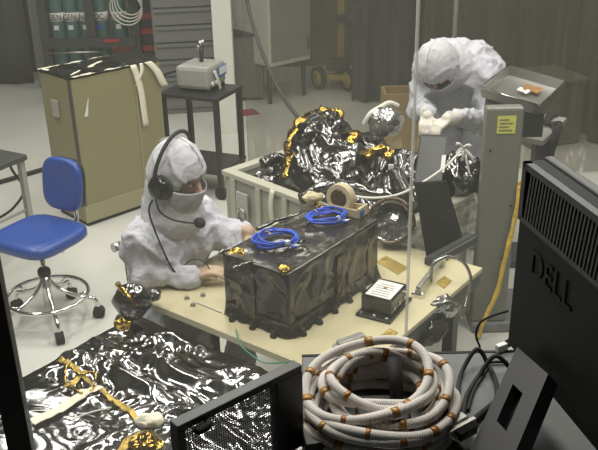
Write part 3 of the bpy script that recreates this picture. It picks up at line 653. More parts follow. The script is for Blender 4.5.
# bagged parts under the right edge
for (px, py, y, r, mm, lab) in ((440, 306, 3.0, (.07, .06, .045), 'bag', 'crumpled silver bag slumped under the right table edge'), (428, 330, 2.95, (.08, .07, .06), 'bfilm', 'crumpled black film bundle under the right table edge')):
    c = aty(px, py, y); c.z = max(c.z, .3); m = MB(); m.ell(c, r, u=40, v=24); m.disp(lambda p, n: .02 * (ridge(p, 11, 3, 3) - 1)); tag(m.build('film_bundle', M[mm]), lab, 'film bundle')
lz = aty(440, 306, 3.0).z - .06
c = aty(434, 318, 2.98); us = thing('under_shelf', 'dark low side shelf beside the cream table holding film bundles', 'shelf', (c.x + .09, c.y + .12, 0), radians(52))
hz = min(.3 - .045, lz); L(us, MB().box2((-.32, -.14, hz - .06), (.3, .14, hz - .03)), 'shelf_board', M['dgrey'])
for x, y in ((-.28, -.1), (.26, -.1), (-.28, .1), (.26, .1)): L(us, MB().box2((x - .015, y - .015, 0), (x + .015, y + .015, hz - .06)), 'leg', M['dgrey'])

# ------------------------------------------------------------------ black wrapped box
BO = V((-.044, 2.744, tz)); BA = radians(52.2); bl, bw, bh = .60, .312, .265
bx = thing('wrapped_box', 'black film-wrapped electronics box with gold taped corners on the cream table', 'wrapped box', BO, BA)
def face(o, a, b, na, nb, amp=.010, tent=0):
    o, a, b = V(o), V(a), V(b); n = a.cross(b).normalized()
    def fn(u, v):
        p = o + a * u + b * v; e = min(1, 12 * min(u, 1 - u), 12 * min(v, 1 - v))
        return p + n * (amp * (ridge(p, 5, 3, 3) - .9) * max(0, e))
    return na, nb, fn
mb = MB()
g = .006
for F in (face((-g, -g, g), (bl + 2 * g, 0, 0), (0, 0, bh), 60, 26, .012), face((-g, bw + g, g), (0, -bw - 2 * g, 0), (0, 0, bh), 32, 26, .016), face((bl + g, -g, g), (0, bw + 2 * g, 0), (0, 0, bh), 16, 12), face((bl + g, bw + g, g), (-bl - 2 * g, 0, 0), (0, 0, bh), 16, 12), face((-g, -g, bh + g), (bl + 2 * g, 0, 0), (0, bw + 2 * g, 0), 60, 32, .006)):
    mb.grid(*F)
bmesh.ops.remove_doubles(mb.b, verts=mb.b.verts, dist=.0008)
L(bx, mb, 'film_wrap', M['bfilm'])
L(bx, MB().box2((.012, .012, .012), (bl - .012, bw - .012, bh - .014)), 'chassis', M['blackm'])
# flared skirt of film at the foot
def skirt(u, v):
    per = [(-g, bw + g), (-g, -g), (bl + g, -g)]; t = u * (bl + bw)
    if t < bw: p = V((-g, bw + g - t / bw * (bw + 2 * g), 0)); n_ = V((-1, 0, 0))
    else: p = V(((t - bw) / bl * (bl + 2 * g) - g, -g, 0)); n_ = V((0, -1, 0))
    k = (1 - v) ** 1.6; w = .022 * k * (.6 + .8 * abs(nz((t * 16, 0, 4))))
    return p + n_ * (w + .002) + V((0, 0, .002 + .05 * v + .006 * nz((t * 20, v, 0)) * v))
s_ = L(bx, MB().grid(120, 8, skirt), 'film_skirt', M['bfilm'], fixn=False); s_.modifiers.new('s', 'SOLIDIFY').thickness = .0012
for k in range(6): L(bx, MB().lathe([(.014, 0), (.014, .01), (.008, .012), (.008, .03), (.001, .031)], (.04 + k * .105, -.035, 0), 12), 'mounting_bolt', M['blackm'])
for k in range(3): L(bx, MB().lathe([(.014, 0), (.014, .01), (.008, .012), (.008, .03), (.001, .031)], (-.037, .05 + k * .105, 0), 12), 'mounting_bolt', M['blackm'])
def blob(c, r, m, name, par, sc=16, a=.5):
    q = MB(); rr = r if hasattr(r, '__len__') else (r, r, r); q.ell(c, rr, u=32, v=20); q.disp(lambda p, n: a * min(rr) * (ridge(p, sc, 6, 3) - 1)); return q.build(name, m, par)
zt_ = tz + bh + .008
blob(atz(284, 270, zt_), (.026, .024, .016), M['gold'], 'corner_gold_tape', bx, 30)
blob(W(bx, .03, .275, bh), (.035, .03, .016), M['gold'], 'corner_gold_tape', bx, 24)
blob(W(bx, .27, .285, bh + .004), (.05, .02, .010), M['gold'], 'corner_gold_tape', bx, 24)
blob(W(bx, .58, .28, bh), (.03, .03, .012), M['gold'], 'corner_gold_tape', bx, 24)
for (p, q) in (((219, 252), (240, 247)), ((257, 228), (300, 213)), ((285, 250), (305, 240)), ((305, 226), (320, 205)), ((233, 268), (252, 262))):
    a, b = atz(*p, zt_), atz(*q, zt_); a.z = b.z = zt_ - .004
    m = MB().tube(bez([a, a.lerp(b, .4) + V((.01, .006, .006)), b], 8), [.009] * 17, 10); m.disp(lambda p_, n_: .006 * (ridge(p_, 24, 2, 2) - 1)); m.build('film_crease', M['foil'], bx)
for x, y, sx in ((.30, -.012, .05), (-.012, .16, .016), (.52, -.012, .012)):
    if y < 0 and x > 0: L(bx, MB().box2((x, y - .001, .02), (x + sx, y + .001, bh - .05)), 'amber_strip', M['brownfilm'])
    else: L(bx, MB().box2((x - .001, y, .02), (x + .001, y + sx, bh - .03)), 'amber_strip', M['brownfilm'])
# blue cable coils on top
def coil(c, R, lab, seed, rz):
    random.seed(seed); t = thing('blue_cable_coil', lab, 'cable', c, rz, 'blue cable coils on the black box'); m = MB()
    for k in range(5):
        ph = random.random() * 6; rx = R * random.uniform(.82, 1.06); ry = R * random.uniform(.66, .86); ox, oy = random.uniform(-.008, .008), random.uniform(-.008, .008); z0 = .005 + k * .0055; ti = random.uniform(-.09, .09)
        m.tube([V((ox + rx * cos(a + ph) * (1 + .05 * sin(3 * a + ph)), oy + ry * sin(a + ph), z0 + .006 * sin(2 * a + ph) ** 2 + ti * .1 * sin(a))) for a in [2 * pi * i / 48 for i in range(48)]], .0042, 8, True)
    L(t, m, 'coil', M['bluewire'])
    L(t, MB().tube(bez([(R * .3, -R * .7, .02), (R * .5, -R * .9, .012), (R * .75, -R * .85, .008)]), .004), 'tail', M['bluewire'])
    L(t, MB().box((R * .25, -R * .75, .028), (.022, .016, .014), .4), 'tie_tag', M['white'])
    L(t, MB().cyl((R * .45, -R * .82, .013), (R * .95, -R * .88, .010), .006), 'plug', M['steel'])
    L(t, MB().torus((-R * .2, R * .62, .014), .016, .002, (.6, .3, .2)), 'tie', M['gold'])
    return t
coil(atz(277, 243, zt_), .088, 'blue cable coil on the near left half of the black box', 3, .3)
coil(atz(326, 220, zt_), .086, 'blue cable coil on the far half of the black box, next to the tape roll', 9, .5)
# tape dispenser
c = atz(343, 211, zt_); td = thing('tape_dispenser', 'tan tape dispenser with a thick cream tape roll behind the blue coils', 'tape dispenser', c, radians(0))
ax = V((-.55, -.8, .12)).normalized()
rc_ = aty(341, 197, c.y); rc_.z = zt_ + .062
for pr, nm, mm in (([(.040, -.022), (.060, -.022), (.062, -.018), (.062, .018), (.060, .022), (.040, .022)], 'tape_roll', 'roll'), ):
    m = MB(); x, y = frame(ax); n = 40; rings = []
    for r, z in pr + [pr[0]]: rings.append([m.b.verts.new(rc_ + ax * z + (x * cos(2 * pi * k / n) + y * sin(2 * pi * k / n)) * r) for k in range(n)])
    for A_, B_ in zip(rings, rings[1:]):
        for k in range(n): m.b.faces.new((A_[k], A_[(k + 1) % n], B_[(k + 1) % n], B_[k]))
    bmesh.ops.remove_doubles(m.b, verts=m.b.verts, dist=1e-5); tr_ = m.build(nm, M[mm], td)
    m = MB(); m.lathe([(.026, -.020), (.039, -.020), (.039, .020), (.026, .020)], rc_, 36, ax); m.build('core', M['brownfilm'], td)
dv = V((.80, -.55, 0)).normalized(); sd_ = V((ax.x, ax.y, 0)).normalized()
e0 = V((rc_.x, rc_.y, zt_)) - dv * .04; e1 = V((rc_.x, rc_.y, zt_)) + dv * .10
m = MB()
m.slab([e0 - sd_ * .03, e1 - sd_ * .03, e1 + sd_ * .03, e0 + sd_ * .03], (0, 0, .012)); m.slab([e0 + sd_ * .03, e1 + sd_ * .03, e1 + sd_ * .036, e0 + sd_ * .036], (0, 0, .038)); m.slab([e0 - sd_ * .036, e1 - sd_ * .036, e1 - sd_ * .03, e0 - sd_ * .03], (0, 0, .038)); m.build('body', M['roll'], td, bevel=.003)
m = MB().slab([e1 - sd_ * .036, e1 + dv * .012 - sd_ * .036, e1 + dv * .012 + sd_ * .036, e1 + sd_ * .036], (0, 0, .046)); m.build('cutter_end', M['roll'], td, bevel=.003)
m = MB().slab([e1 + dv * .012 - sd_ * .0 + V((0, 0, .008)), e1 + dv * .012 + sd_ * .03 + V((0, 0, .008)), e1 + dv * .012 + sd_ * .03 + V((0, 0, .034)), e1 + dv * .012 + V((0, 0, .034))], dv * .003); m.build('blue_mark', M['bluelab'], td)
o = blob(atz(313, 197, zt_ + .02), (.05, .03, .022), M['roll'], 'crumpled_tape', None, 20); tag(o, 'crumpled yellowish tape ball left of the tape roll', 'tape')
# film ring
c = on(393, 247); c.z = tz; rg = thing('film_wrapped_ring', 'film-wrapped hoop with an amber upper rim behind the black box', 'wrapped ring', (c.x, c.y, tz))
cc = c + V((0, .05, .105)); ax = V((-.25, -.9, .55)).normalized(); x, y = frame(ax)
m = MB(); m.lathe([(.098, -.05), (.105, -.045), (.108, .04), (.100, .05), (.09, .046), (.088, -.04)], cc, 44, ax); m.disp(lambda p, n: .012 * (ridge(p, 14, 3, 3) - 1)); m.build('film_body', M['bag'], rg)
m = MB(); m.torus(cc + ax * .05, .102, .010, ax, 50, 10); m.disp(lambda p, n: .004 * (ridge(p, 30, 3, 2) - 1)); m.build('amber_rim', M['brownfilm'], rg)
m = MB(); m.lathe([(.001, -.02), (.088, -.018), (.088, -.012), (.001, -.01)], cc, 36, ax); m.build('inner_film', M['bag'], rg)
# connector box with white label
P0 = V((.345, 2.816, tz)); ca = radians(60); cb = thing('connector_box', 'small black flanged box with a white printed label on the cream table', 'electronics box', P0, ca)
k = .225; w = .150
L(cb, MB().box2((0, 0, 0), (k, w, .012)), 'flange', M['blackm'], bevel=.003)
L(cb, MB().box2((.03, .010, .012), (k - .03, w - .010, .085)), 'housing', M['gloss'], bevel=.005)
L(cb, MB().box2((.042, .020, .085), (k - .048, w - .022, .0862)), 'label', M['white'])
random.seed(4)
for r in range(6):
    x = .055 + r * .018; L(cb, MB().box2((x, .034 + .006 * (r % 3), .0862), (x + .004, w - .034 - random.random() * .03, .0866)), 'label_print', M['mgrey'])
L(cb, MB().lathe([(.008, 0), (.008, .0006)], (.12, .075, .0862), 16), 'label_dot', M['rust'])
for x, y in ((.015, .02), (k - .015, .02), (.015, w - .02), (k - .015, w - .02), (.015, w / 2), (k - .015, w / 2)): L(cb, MB().lathe([(.008, .012), (.008, .019), (.001, .020)], (x, y, 0), 12), 'screw', M['steel'])
for x in (.05, .10, .15): L(cb, MB().cyl((x + .01, .010, .04), (x + .01, .006, .04), .007), 'screw', M['steel'])
# thin wires around the left corner
for lab, pts, m_, r in (('thin dark looped wire in front of the seated person', [on(180, 281) + V((0, 0, .01)), aty(183, 268, 3.22), aty(192, 261, 3.22), aty(203, 262, 3.2), aty(210, 270, 3.18)], 'soft', .0022),
                    ('thin beaded pale wire lying on the cream table', [on(196, 303), on(207, 307), on(221, 313)], 'wirew', .003),
                    ('thin green wire trailing from the cream table over the black mesh box', [on(236, 331) + V((0, 0, .004)), aty(241, 346, 2.66), aty(253, 357, 2.5), aty(266, 364, 2.35), aty(290, 363, 2.2)], 'greenwire', .0025)):
    pts = [p + V((0, 0, .004)) for p in pts]; tag(MB().tube(bez(pts), r, 8).build('thin_wire', M[m_]), lab, 'wire')

# ------------------------------------------------------------------ foil covered bench
fz = .715; fb = thing('foil_covered_bench', 'low bench covered with crinkled silver-black film at the lower left', 'bench', TN, TA)
fx0, fx1, fy0, fy1 = -.93, -.014, -.06, 1.07
def foil(u, v):
    x = fx0 + (fx1 - fx0) * u; y = fy0 + (fy1 - fy0) * v
    p = V((x * 1.25 + y * .35, y * .85 - x * .3, 0)); e = min(1, 16 * min(u, 1 - u, v, 1 - v))
    # fewer, longer ridges on the right half, flatter panels on the left
    a = .034 if u > .42 else .010
    h = a * (ridge(p + V((.12 * nz(p, 3), .12 * nz(p, 3, 5), 0)), 3.6, 1, 3) - 1.0)
    h += (.010 if u > .42 else .006) * nz(p, 2.2, 7)
    s = abs(x + .38 + .03 * nz((y, 0, 0), 3)); h += .022 * math.exp(-(s / .03) ** 2)
    s = abs(y - .45 + .10 * x); h += .012 * math.exp(-(s / .02) ** 2) * (u < .45)
    return V((x, y, fz - .035 + h * (.35 + .65 * e) - .012 * (1 - e)))
mb = MB(); mb.grid(170, 190, foil)
L(fb, mb, 'film_cover', M['foilb'], fixn=False)
def hang(u, v):
    per = [(fx0, fy0), (fx0, fy1), (fx1, fy1)]; la, lb = fy1 - fy0, fx1 - fx0; t = u * (la + lb)
    if t < la: x, y, nx, ny = fx0, fy0 + t, -1, 0
    else: x, y, nx, ny = fx0 + t - la, fy1, 0, 1
    w = .012 * sin(t * 30 + 3 * nz((t * 4, 0, 0))) * v + .03 * v
    top_ = foil((x - fx0) / (fx1 - fx0), (y - fy0) / (fy1 - fy0))
    return V((x + nx * w, y + ny * w, top_.z * (1 - v) + .18 * v))
L(fb, MB().grid(150, 14, hang), 'film_skirt', M['foil'], fixn=False)
L(fb, MB().box2((fx0 + .03, fy0 + .03, fz - .10), (fx1 - .03, fy1 - .03, fz - .078)), 'bench_board', M['dgrey'])
for x, y in ((fx0 + .07, fy0 + .1), (fx1 - .07, fy0 + .1), (fx0 + .07, fy1 - .07), (fx1 - .07, fy1 - .07)): L(fb, MB().box2((x - .025, y - .025, 0), (x + .025, y + .025, fz - .10)), 'leg', M['dgrey'])
fi = XF[fb.name].inverted()
def onf(px, py, dz=.012):
    p = atz(px, py, fz); l = fi @ p; u = min(1, max(0, (l.x - fx0) / (fx1 - fx0))); v = min(1, max(0, (l.y - fy0) / (fy1 - fy0)))
    q = foil(u, v); return W(fb, q.x, q.y, q.z + dz)
def band(pts, wd, nm, m, dz=.008, fold=.004, n=60):
    P = [atz(*p, fz) for p in pts]; P = bez(P, 16); N = len(P) - 1
    def fn(u, v):
        i = min(N - 1, int(u * N)); d = (P[i + 1] - P[i]).normalized(); nn = V((-d.y, d.x, 0)); f = u * N - i
        p = P[i].lerp(P[i + 1], f) + nn * wd * (v - .5); l = fi @ p
        q = foil(min(1, max(0, (l.x - fx0) / (fx1 - fx0))), min(1, max(0, (l.y - fy0) / (fy1 - fy0))))
        return W(fb, l.x, l.y, q.z + dz + fold * nz((p.x * 30, p.y * 30, 1)))
    o = MB().grid(n, 6, fn).build(nm, m, fb, fixn=False); o.modifiers.new('s', 'SOLIDIFY').thickness = .0015
band([(31, 417), (62, 402), (99, 379)], .042, 'pale_tape_strip', M['tape'], .014)
band([(57, 352), (82, 370), (108, 388), (140, 412)], .022, 'gold_tape_strip', M['goldflat'], .012, .010)
band([(118, 452), (128, 436), (146, 424)], .03, 'gold_tape_strip', M['goldflat'], .014, .012)
band([(62, 384), (74, 376), (86, 366)], .018, 'gold_tape_strip', M['goldflat'], .014, .012)
c = onf(150, 414, .015); o = blob(c, (.052, .03, .022), M['tape'], 'crumpled_tape', None, 18); tag(o, 'crumpled white tape wad on the film-covered bench', 'tape')
o = blob(onf(146, 440, .02), (.06, .05, .026), M['gold'], 'gold_film_wad', None, 14, .7); tag(o, 'crumpled gold film wad at the bottom edge of the covered bench', 'film wad')
tag(MB().tube(bez([onf(70, 415), onf(88, 407), onf(110, 399)]), .003, 8).build('beaded_wire', M['wirew']), 'pale beaded wire lying across the film-covered bench', 'wire')
for px, py in ((70, 368), (78, 380)):
    pass
tag(MB().tube(bez([onf(82, 390), onf(66, 380, .02), onf(68, 366, .03), onf(78, 372, .02), onf(94, 368, .03), onf(92, 384, .02), onf(80, 392)]), .004, 8).build('gold_wire_loop', M['gold']), 'loose gold wire loop above the pale tape strip', 'wire')
# round gold-edged wrapped drum at the far left corner
c = W(wt, -.092, .985, 0); dr = thing('wrapped_drum', 'round gold-edged film-wrapped drum at the left corner of the cream table', 'wrapped drum', (c.x, c.y, fz))
m = MB(); m.ell((c.x, c.y, fz + .078), (.078, .07, .075), u=40, v=26); m.disp(lambda p, n: .012 * (ridge(p, 9, 3, 3) - 1)); m.build('film_body', M['foil'], dr)
axd = V((.35, -.55, .75)).normalized(); m = MB(); m.torus((c.x - .01, c.y + .01, fz + .09), .074, .011, V((.75, .45, .5)).normalized(), 44); m.disp(lambda p, n: .006 * (ridge(p, 24, 3, 2) - 1)); m.build('gold_edge', M['gold'], dr)
blob((c.x - .03, c.y - .06, fz + .015), (.04, .03, .025), M['gold'], 'gold_tail', dr, 20)
blob((c.x + .085, c.y + .03, fz + .09), (.03, .022, .022), M['foil'], 'film_tail', dr, 20)
# ================================================================== PEOPLE
def remesh(mb, name, m, parent, vox, smooth=6, disp=None, extra=None):
    me = bpy.data.meshes.new('tmp'); bmesh.ops.recalc_face_normals(mb.b, faces=mb.b.faces); mb.b.to_mesh(me); mb.b.free()
    ob = bpy.data.objects.new('tmp', me); COL.objects.link(ob)
    r = ob.modifiers.new('r', 'REMESH'); r.mode = 'VOXEL'; r.voxel_size = vox; r.use_smooth_shade = True
    s = ob.modifiers.new('s', 'SMOOTH'); s.iterations = smooth; s.factor = .5
    me2 = bpy.data.meshes.new_from_object(ob.evaluated_get(bpy.context.evaluated_depsgraph_get())); bpy.data.objects.remove(ob); me2.name = name
    bm = bmesh.new(); bm.from_mesh(me2)
    if disp:
        bm.normal_update(); ds = [(v, v.normal.copy() * disp(v.co)) for v in bm.verts]
        for v, d in ds: v.co += d
    if extra: extra(bm)
    bm.to_mesh(me2); bm.free(); me2.materials.clear(); me2.materials.append(m)
    for f in me2.polygons: f.use_smooth = True
    o = bpy.data.objects.new(name, me2); COL.objects.link(o); o.parent = parent; XF[o.name] = XF[parent.name]; return o
def hand(mb, w, d, up, sgn, curl=.6, s=1.):
    """palm + four fingers + thumb from wrist w along d, back of hand up"""
    w, d, up = V(w), V(d).normalized(), V(up); up = (up - d * up.dot(d)).normalized(); sd = d.cross(up) * sgn     # sd points to the thumb side
    for k in range(4):
        o = (k - 1.5) * .019 * s
        mb.cap(w + d * .01 * s - sd * o * .6, w + d * .085 * s - sd * o, .016 * s, .013 * s, 10)
        L_ = (.068, .078, .073, .056)[k] * s; p = w + d * .09 * s - sd * o; a = .15
        for j, (fl, r) in enumerate(((.45, .0098), (.32, .009), (.25, .0078))):
            a += curl * (.45, .65, .5)[j]; dd = d * cos(a) - up * sin(a) - sd * (o * .5 / .019 * .08)
            q = p + dd.normalized() * L_ * fl; mb.cap(p, q, r * s, r * .92 * s, 10); p = q
    p = w + d * .03 * s + sd * .028 * s; q = p + (d * .6 + sd * .75 - up * .25).normalized() * .035 * s; mb.cap(p - sd * .012 * s, q, .015 * s, .012 * s, 10)
    q2 = q + (d * .95 + sd * .15 - up * .35).normalized() * .032 * s; mb.cap(q, q2, .011 * s, .0095 * s, 10); mb.cap(q2, q2 + (d * .9 - sd * .1 - up * .35).normalized() * .022 * s, .0095 * s, .008 * s, 10)
def folds(seed, amp):
    def fn(p):
        w = V((nz(p, 4, seed), nz(p, 4, seed + 3), nz(p, 4, seed + 6))) * .06
        a = 1 - abs(2 * nz(p + w, 6.5, seed)); b_ = 1 - abs(2 * nz((p.x * 1.6, p.y * 1.6, p.z * .8), 9, seed + 2))
        return amp * (1.5 * a ** 3 + .8 * b_ ** 3 - .9 + .8 * nz(p, 3.5, seed))
    return fn
def person(label, loc, rz, J, head, hyaw, hpitch, hs=1., g=.0, s=1., curl=.6, seed=0, hand_up=((0, 0, 1), (0, 0, 1)), headset=False, gm='glove'):
    t = thing('person', label, 'person', loc, rz)
    J = {k: V(v) for k, v in J.items()}; head = V(head)
    H = Matrix.Translation(head) @ Matrix.Rotation(hyaw, 4, 'Z') @ Matrix.Rotation(hpitch, 4, 'Y') @ Matrix.Scale(hs, 4)   # head frame: +x face, +z crown
    hp = lambda x, y, z: H @ V((x, y, z))
    # ---- body: one continuous skin mesh
    b = MB()
    pel, ch, nk = J['pelvis'], J['chest'], J['neck']
    def torso(mb, k):
        lat = (J['shL'] - J['shR']).normalized(); 
        for i in range(7):
            f = i / 6; p = pel.lerp(ch, f); wd = (.115 + .035 * f - .03 * sin(pi * f)) ; fr = .092 + .022 * f
            mb.cap(p - lat * (wd - fr * .55) , p + lat * (wd - fr * .55), fr + k, fr + k, 20)
        mb.cap(ch, nk, .10 + k, .062 + k, 18); mb.cap(J['shL'], nk.lerp(ch, .35), .062 + k, .07 + k, 16); mb.cap(J['shR'], nk.lerp(ch, .35), .062 + k, .07 + k, 16)
        mb.cap(J['shL'], ch, .07 + k, .10 + k, 16); mb.cap(J['shR'], ch, .07 + k, .10 + k, 16)
    torso(b, 0); b.cap(nk, hp(-.02, 0, -.06), .055, .055, 16)
    b.ell(hp(0, 0, .02), (.092, .074, .112), H.to_3x3()); b.ell(hp(.03, 0, -.06), (.06, .055, .06), H.to_3x3())
    b.cap(hp(.088, 0, .022), hp(.112, 0, -.012), .010, .014, 10); b.ell(hp(.104, .0, -.016), (.013, .018, .011), H.to_3x3())           # nose
    b.cap(hp(.082, .04, .045), hp(.088, .012, .042), .011, .011, 8); b.cap(hp(.082, -.04, .045), hp(.088, -.012, .042), .011, .011, 8)     # brows
    b.ell(hp(.084, 0, -.055), (.014, .026, .008), H.to_3x3()); b.ell(hp(.075, 0, -.092), (.022, .026, .020), H.to_3x3())                 # lips, chin
    for sg in (1, -1): b.ell(hp(-.005, sg * .074, .0), (.020, .009, .032), H.to_3x3())                                                  # ears
    for S, sg in (('L', 1), ('R', -1)):
        b.cap(J['sh' + S], J['el' + S], .047, .040, 14); b.cap(J['el' + S], J['wr' + S], .040, .027, 14)
        hand(b, J['wr' + S], J['hd' + S], hand_up[0 if S == 'L' else 1], sg, curl, s * .86)
        b.cap(J['hip' + S], J['kn' + S], .078, .056, 16); b.cap(J['kn' + S], J['an' + S], .055, .038, 14)
        b.cap(J['an' + S] + V((-.02, 0, -.03)), J['an' + S] + J['toe' + S], .038, .03, 12)
    body = remesh(b, 'body', M['skin'], t, .0055, 3)
    for sg in (1, -1):
        e = MB(); e.ell(hp(.082, sg * .030, .022), (.013, .0155, .010), H.to_3x3(), 16, 10); L(t, e, 'eye', M['white'])
        e = MB(); e.ell(hp(.092, sg * .030, .021), (.0045, .007, .007), H.to_3x3(), 12, 8); L(t, e, 'iris', M['eye'])
        e = MB(); e.cap(hp(.094, sg * .016, .047), hp(.086, sg * .046, .046), .0045, .003, 8); L(t, e, 'eyebrow', M['eye'])
    # ---- gloves
    for S, sg in (('L', 1), ('R', -1)):
        g_ = MB(); w_ = J['wr' + S]; hand(g_, w_, J['hd' + S], hand_up[0 if S == 'L' else 1], sg, curl, s * 1.06)
        g_.cap(w_ - (w_ - J['el' + S]).normalized() * .05, w_ + V(J['hd' + S]).normalized() * .02, .041, .036, 14)
        remesh(g_, 'glove', M[gm], t, .0045, 3, lambda p: .0016 * nz(p, 60))
    # ---- coverall
    c = MB(); torso(c, .030 + g)
    for S in 'LR':
        c.cap(J['sh' + S], J['el' + S], .078 + g * .7, .070 + g * .5, 16); c.cap(J['el' + S], J['el' + S].lerp(J['wr' + S], 1.0), .070 + g * .5, .044, 16)
        c.cap(J['hip' + S], J['kn' + S], .108, .086, 18); c.cap(J['kn' + S], J['an' + S], .086, .066, 16)
    c.cap(nk, nk.lerp(hp(0, 0, -.08), .3), .10 + g, .09, 16); c.cap(ch.lerp(nk, .5), J['shL'], .12 + g, .085 + g, 16); c.cap(ch.lerp(nk, .5), J['shR'], .12 + g, .085 + g, 16)
    remesh(c, 'coverall', M['suit'], t, .011, 5, folds(seed, .016))
    for S in 'LR':
        k = MB(); a_ = J['an' + S]; k.cap(a_ + V((-.03, 0, -.03)), a_ + J['toe' + S], .055, .045, 14); k.cap(a_, a_ + (J['kn' + S] - a_) * .3, .058, .075, 14)
        remesh(k, 'boot_cover', M['suit'], t, .012, 4, folds(seed + 5, .004))
    # ---- hood with an open eye slit
    h = MB(); h.ell(hp(-.005, 0, .035), (.120, .104, .135), H.to_3x3()); h.ell(hp(.028, 0, -.06), (.088, .082, .085), H.to_3x3())
    h.cap(hp(-.02, 0, -.05), nk + V((0, 0, -.01)), .104 * hs, .135 + g * .5, 18); h.cap(nk.lerp(J['shL'], .2), nk.lerp(J['shR'], .2), .112 + g * .6, .112 + g * .6, 16)
    Hi = H.inverted()
    def slit(bm):
        bmesh.ops.triangulate(bm, faces=[f for f in bm.faces if len(f.verts) > 4])
        kill = []
        for f in bm.faces:
            q = Hi @ f.calc_center_median()
            if q.x > .035 and abs(q.y) < .078:
                lo = -.030 + .40 * abs(q.y) * .6; hi = .064 - .30 * abs(q.y)
                if lo < q.z < hi: kill.append(f)
        bmesh.ops.delete(bm, geom=kill, context='FACES')
        ed = [e for e in bm.edges if e.is_boundary]
    hd_ = remesh(h, 'hood', M['hood'], t, .0075, 5, folds(seed + 9, .0045), slit)
    md = hd_.modifiers.new('s', 'SOLIDIFY'); md.thickness = .006; md.offset = -1
    for f in ((-.06, .0), ):
        sm = MB(); sm.tube([hp(.122 * cos(a) - .005, 0, .137 * sin(a) + .035) for a in [radians(25 + 6 * i) for i in range(20)]], .0028, 6); L(t, sm, 'hood_seam', M['suit'])
    mk = MB()
    def veil(u, v):
        a = radians(-72 + 144 * u); z = -.014 - .115 * v
        r = .116 - .030 * v ** 2 + .004 * nz((a * 3, v * 4, seed)); k = 1 - .10 * abs(2 * u - 1)
        return hp(.004 + r * cos(a) * 1.02, r * .94 * sin(a) * k, z + .012 * abs(2 * u - 1) + .012 * (1 - abs(2 * u - 1)) * (1 - v))
    mk.grid(30, 16, veil); v_ = L(t, mk, 'face_veil', M['mask'], fixn=False); v_.modifiers.new('s', 'SOLIDIFY').thickness = .003
    if headset:
        hb = MB().tube([hp(-.022, .128 * cos(a), .045 + .148 * sin(a)) for a in [radians(-12 + 204 * i / 30) for i in range(31)]], .0085, 10); hs = L(t, hb, 'headset', M['soft'])
        for sg in (1, -1):
            L(hs, MB().lathe([(.02, -.012), (.044, -.010), (.048, 0), (.048, .026), (.040, .036), (.02, .040)], hp(-.005, sg * .098, -.0), 28, H.to_3x3() @ V((0, sg, 0))), 'ear_cup', M['gloss'])
            L(hs, MB().torus(hp(-.005, sg * .100, 0), .042, .014, H.to_3x3() @ V((0, 1, 0)), 30), 'ear_cushion', M['soft'])
        mp_ = [hp(.0, -.138, -.03), hp(.03, -.142, -.075), hp(.075, -.12, -.10), hp(.125, -.085, -.108), hp(.15, -.06, -.108)]
        L(hs, MB().tube(bez(mp_), .0042, 8), 'boom', M['soft']); L(hs, MB().ell(hp(.158, -.054, -.108), (.024, .022, .021), H.to_3x3()), 'microphone_foam', M['soft'])
        L(hs, MB().tube(bez([hp(-.01, -.14, -.04), hp(.0, -.16, -.10), V((ch.x + .17, -.13, ch.z - .0)), V((ch.x + .21, -.08, ch.z - .12)), V((ch.x + .2, -.05, ch.z - .22))]), .0042, 8), 'headset_cable', M['soft'])
    return t
# seated technician
sp = aty(176, 179, 3.30); fa = radians(-45)
fv = V((cos(fa), sin(fa), 0)); lv = V((-fv.y, fv.x, 0)); pr = V((sp.x, sp.y, 0)) - fv * .17
def loc_(t0, rz, p): return (Matrix.Translation(t0) @ Matrix.Rotation(rz, 4, 'Z')).inverted() @ V(p)
S0 = V((pr.x, pr.y, 0)); hz_ = sp.z
wr = loc_(S0, fa, aty(189, 277, 3.18)); wl_ = loc_(S0, fa, aty(244, 230, 3.42))
Js = dict(pelvis=(.0, 0, .60), chest=(.08, 0, hz_ - .32), neck=(.125, 0, hz_ - .16), shL=(.08, .175, hz_ - .255), shR=(.12, -.135, hz_ - .26),
          elR=(.15, -.18, hz_ - .37), wrR=wr, hdR=(.6, .7, .25), elL=(.30, .27, hz_ - .40), wrL=wl_, hdL=(.6, .2, -.35),
          hipL=(.02, .095, .56), hipR=(.02, -.095, .56), knL=(.40, .13, .55), knR=(.36, -.12, .55), anL=(.36, .13, .10), anR=(.30, -.12, .10), toeL=(.14, .02, -.055), toeR=(.14, -.02, -.055))
person('seated person in white hooded coverall with black headset at the cream table', S0, fa, Js, (.17, 0, hz_), radians(20), radians(14), 1.08, .008, 1.0, .55, 3, headset=True, gm='tglove')
stl = thing('work_stool', 'dark work stool under the seated person with headset', 'stool', (*(S0 - fv * .03).xy, 0), fa)
p_ = pad(.17, .18, .05, .005); p_.b.transform(Matrix.Translation((-.03, 0, .40))); L(stl, p_, 'seat', M['soft'])
L(stl, MB().cyl((0, 0, .06), (0, 0, .40), .03), 'column', M['dgrey'])
L(stl, MB().slab([(-.235, -.02, .36), (-.235, .02, .36), (-.245, .02, .80), (-.245, -.02, .80)], (.012, 0, 0)), 'back_bracket', M['dgrey'])
L(stl, MB().box((-.17, 0, .385), (.16, .04, .012)), 'bracket_foot', M['dgrey'])
L(stl, MB().cyl((-.262, -.02, .74), (-.262, -.06, .74), .022), 'adjust_knob', M['steel'])
for k in range(5):
    a = 2 * pi * k / 5 + .3; lg = L(stl, MB().tube([(0, 0, .09), (.22 * cos(a), .22 * sin(a), .07)], .018), 'leg', M['dgrey']); L(lg, MB().ell((.22 * cos(a), .22 * sin(a), .03), .03), 'caster', M['soft'])
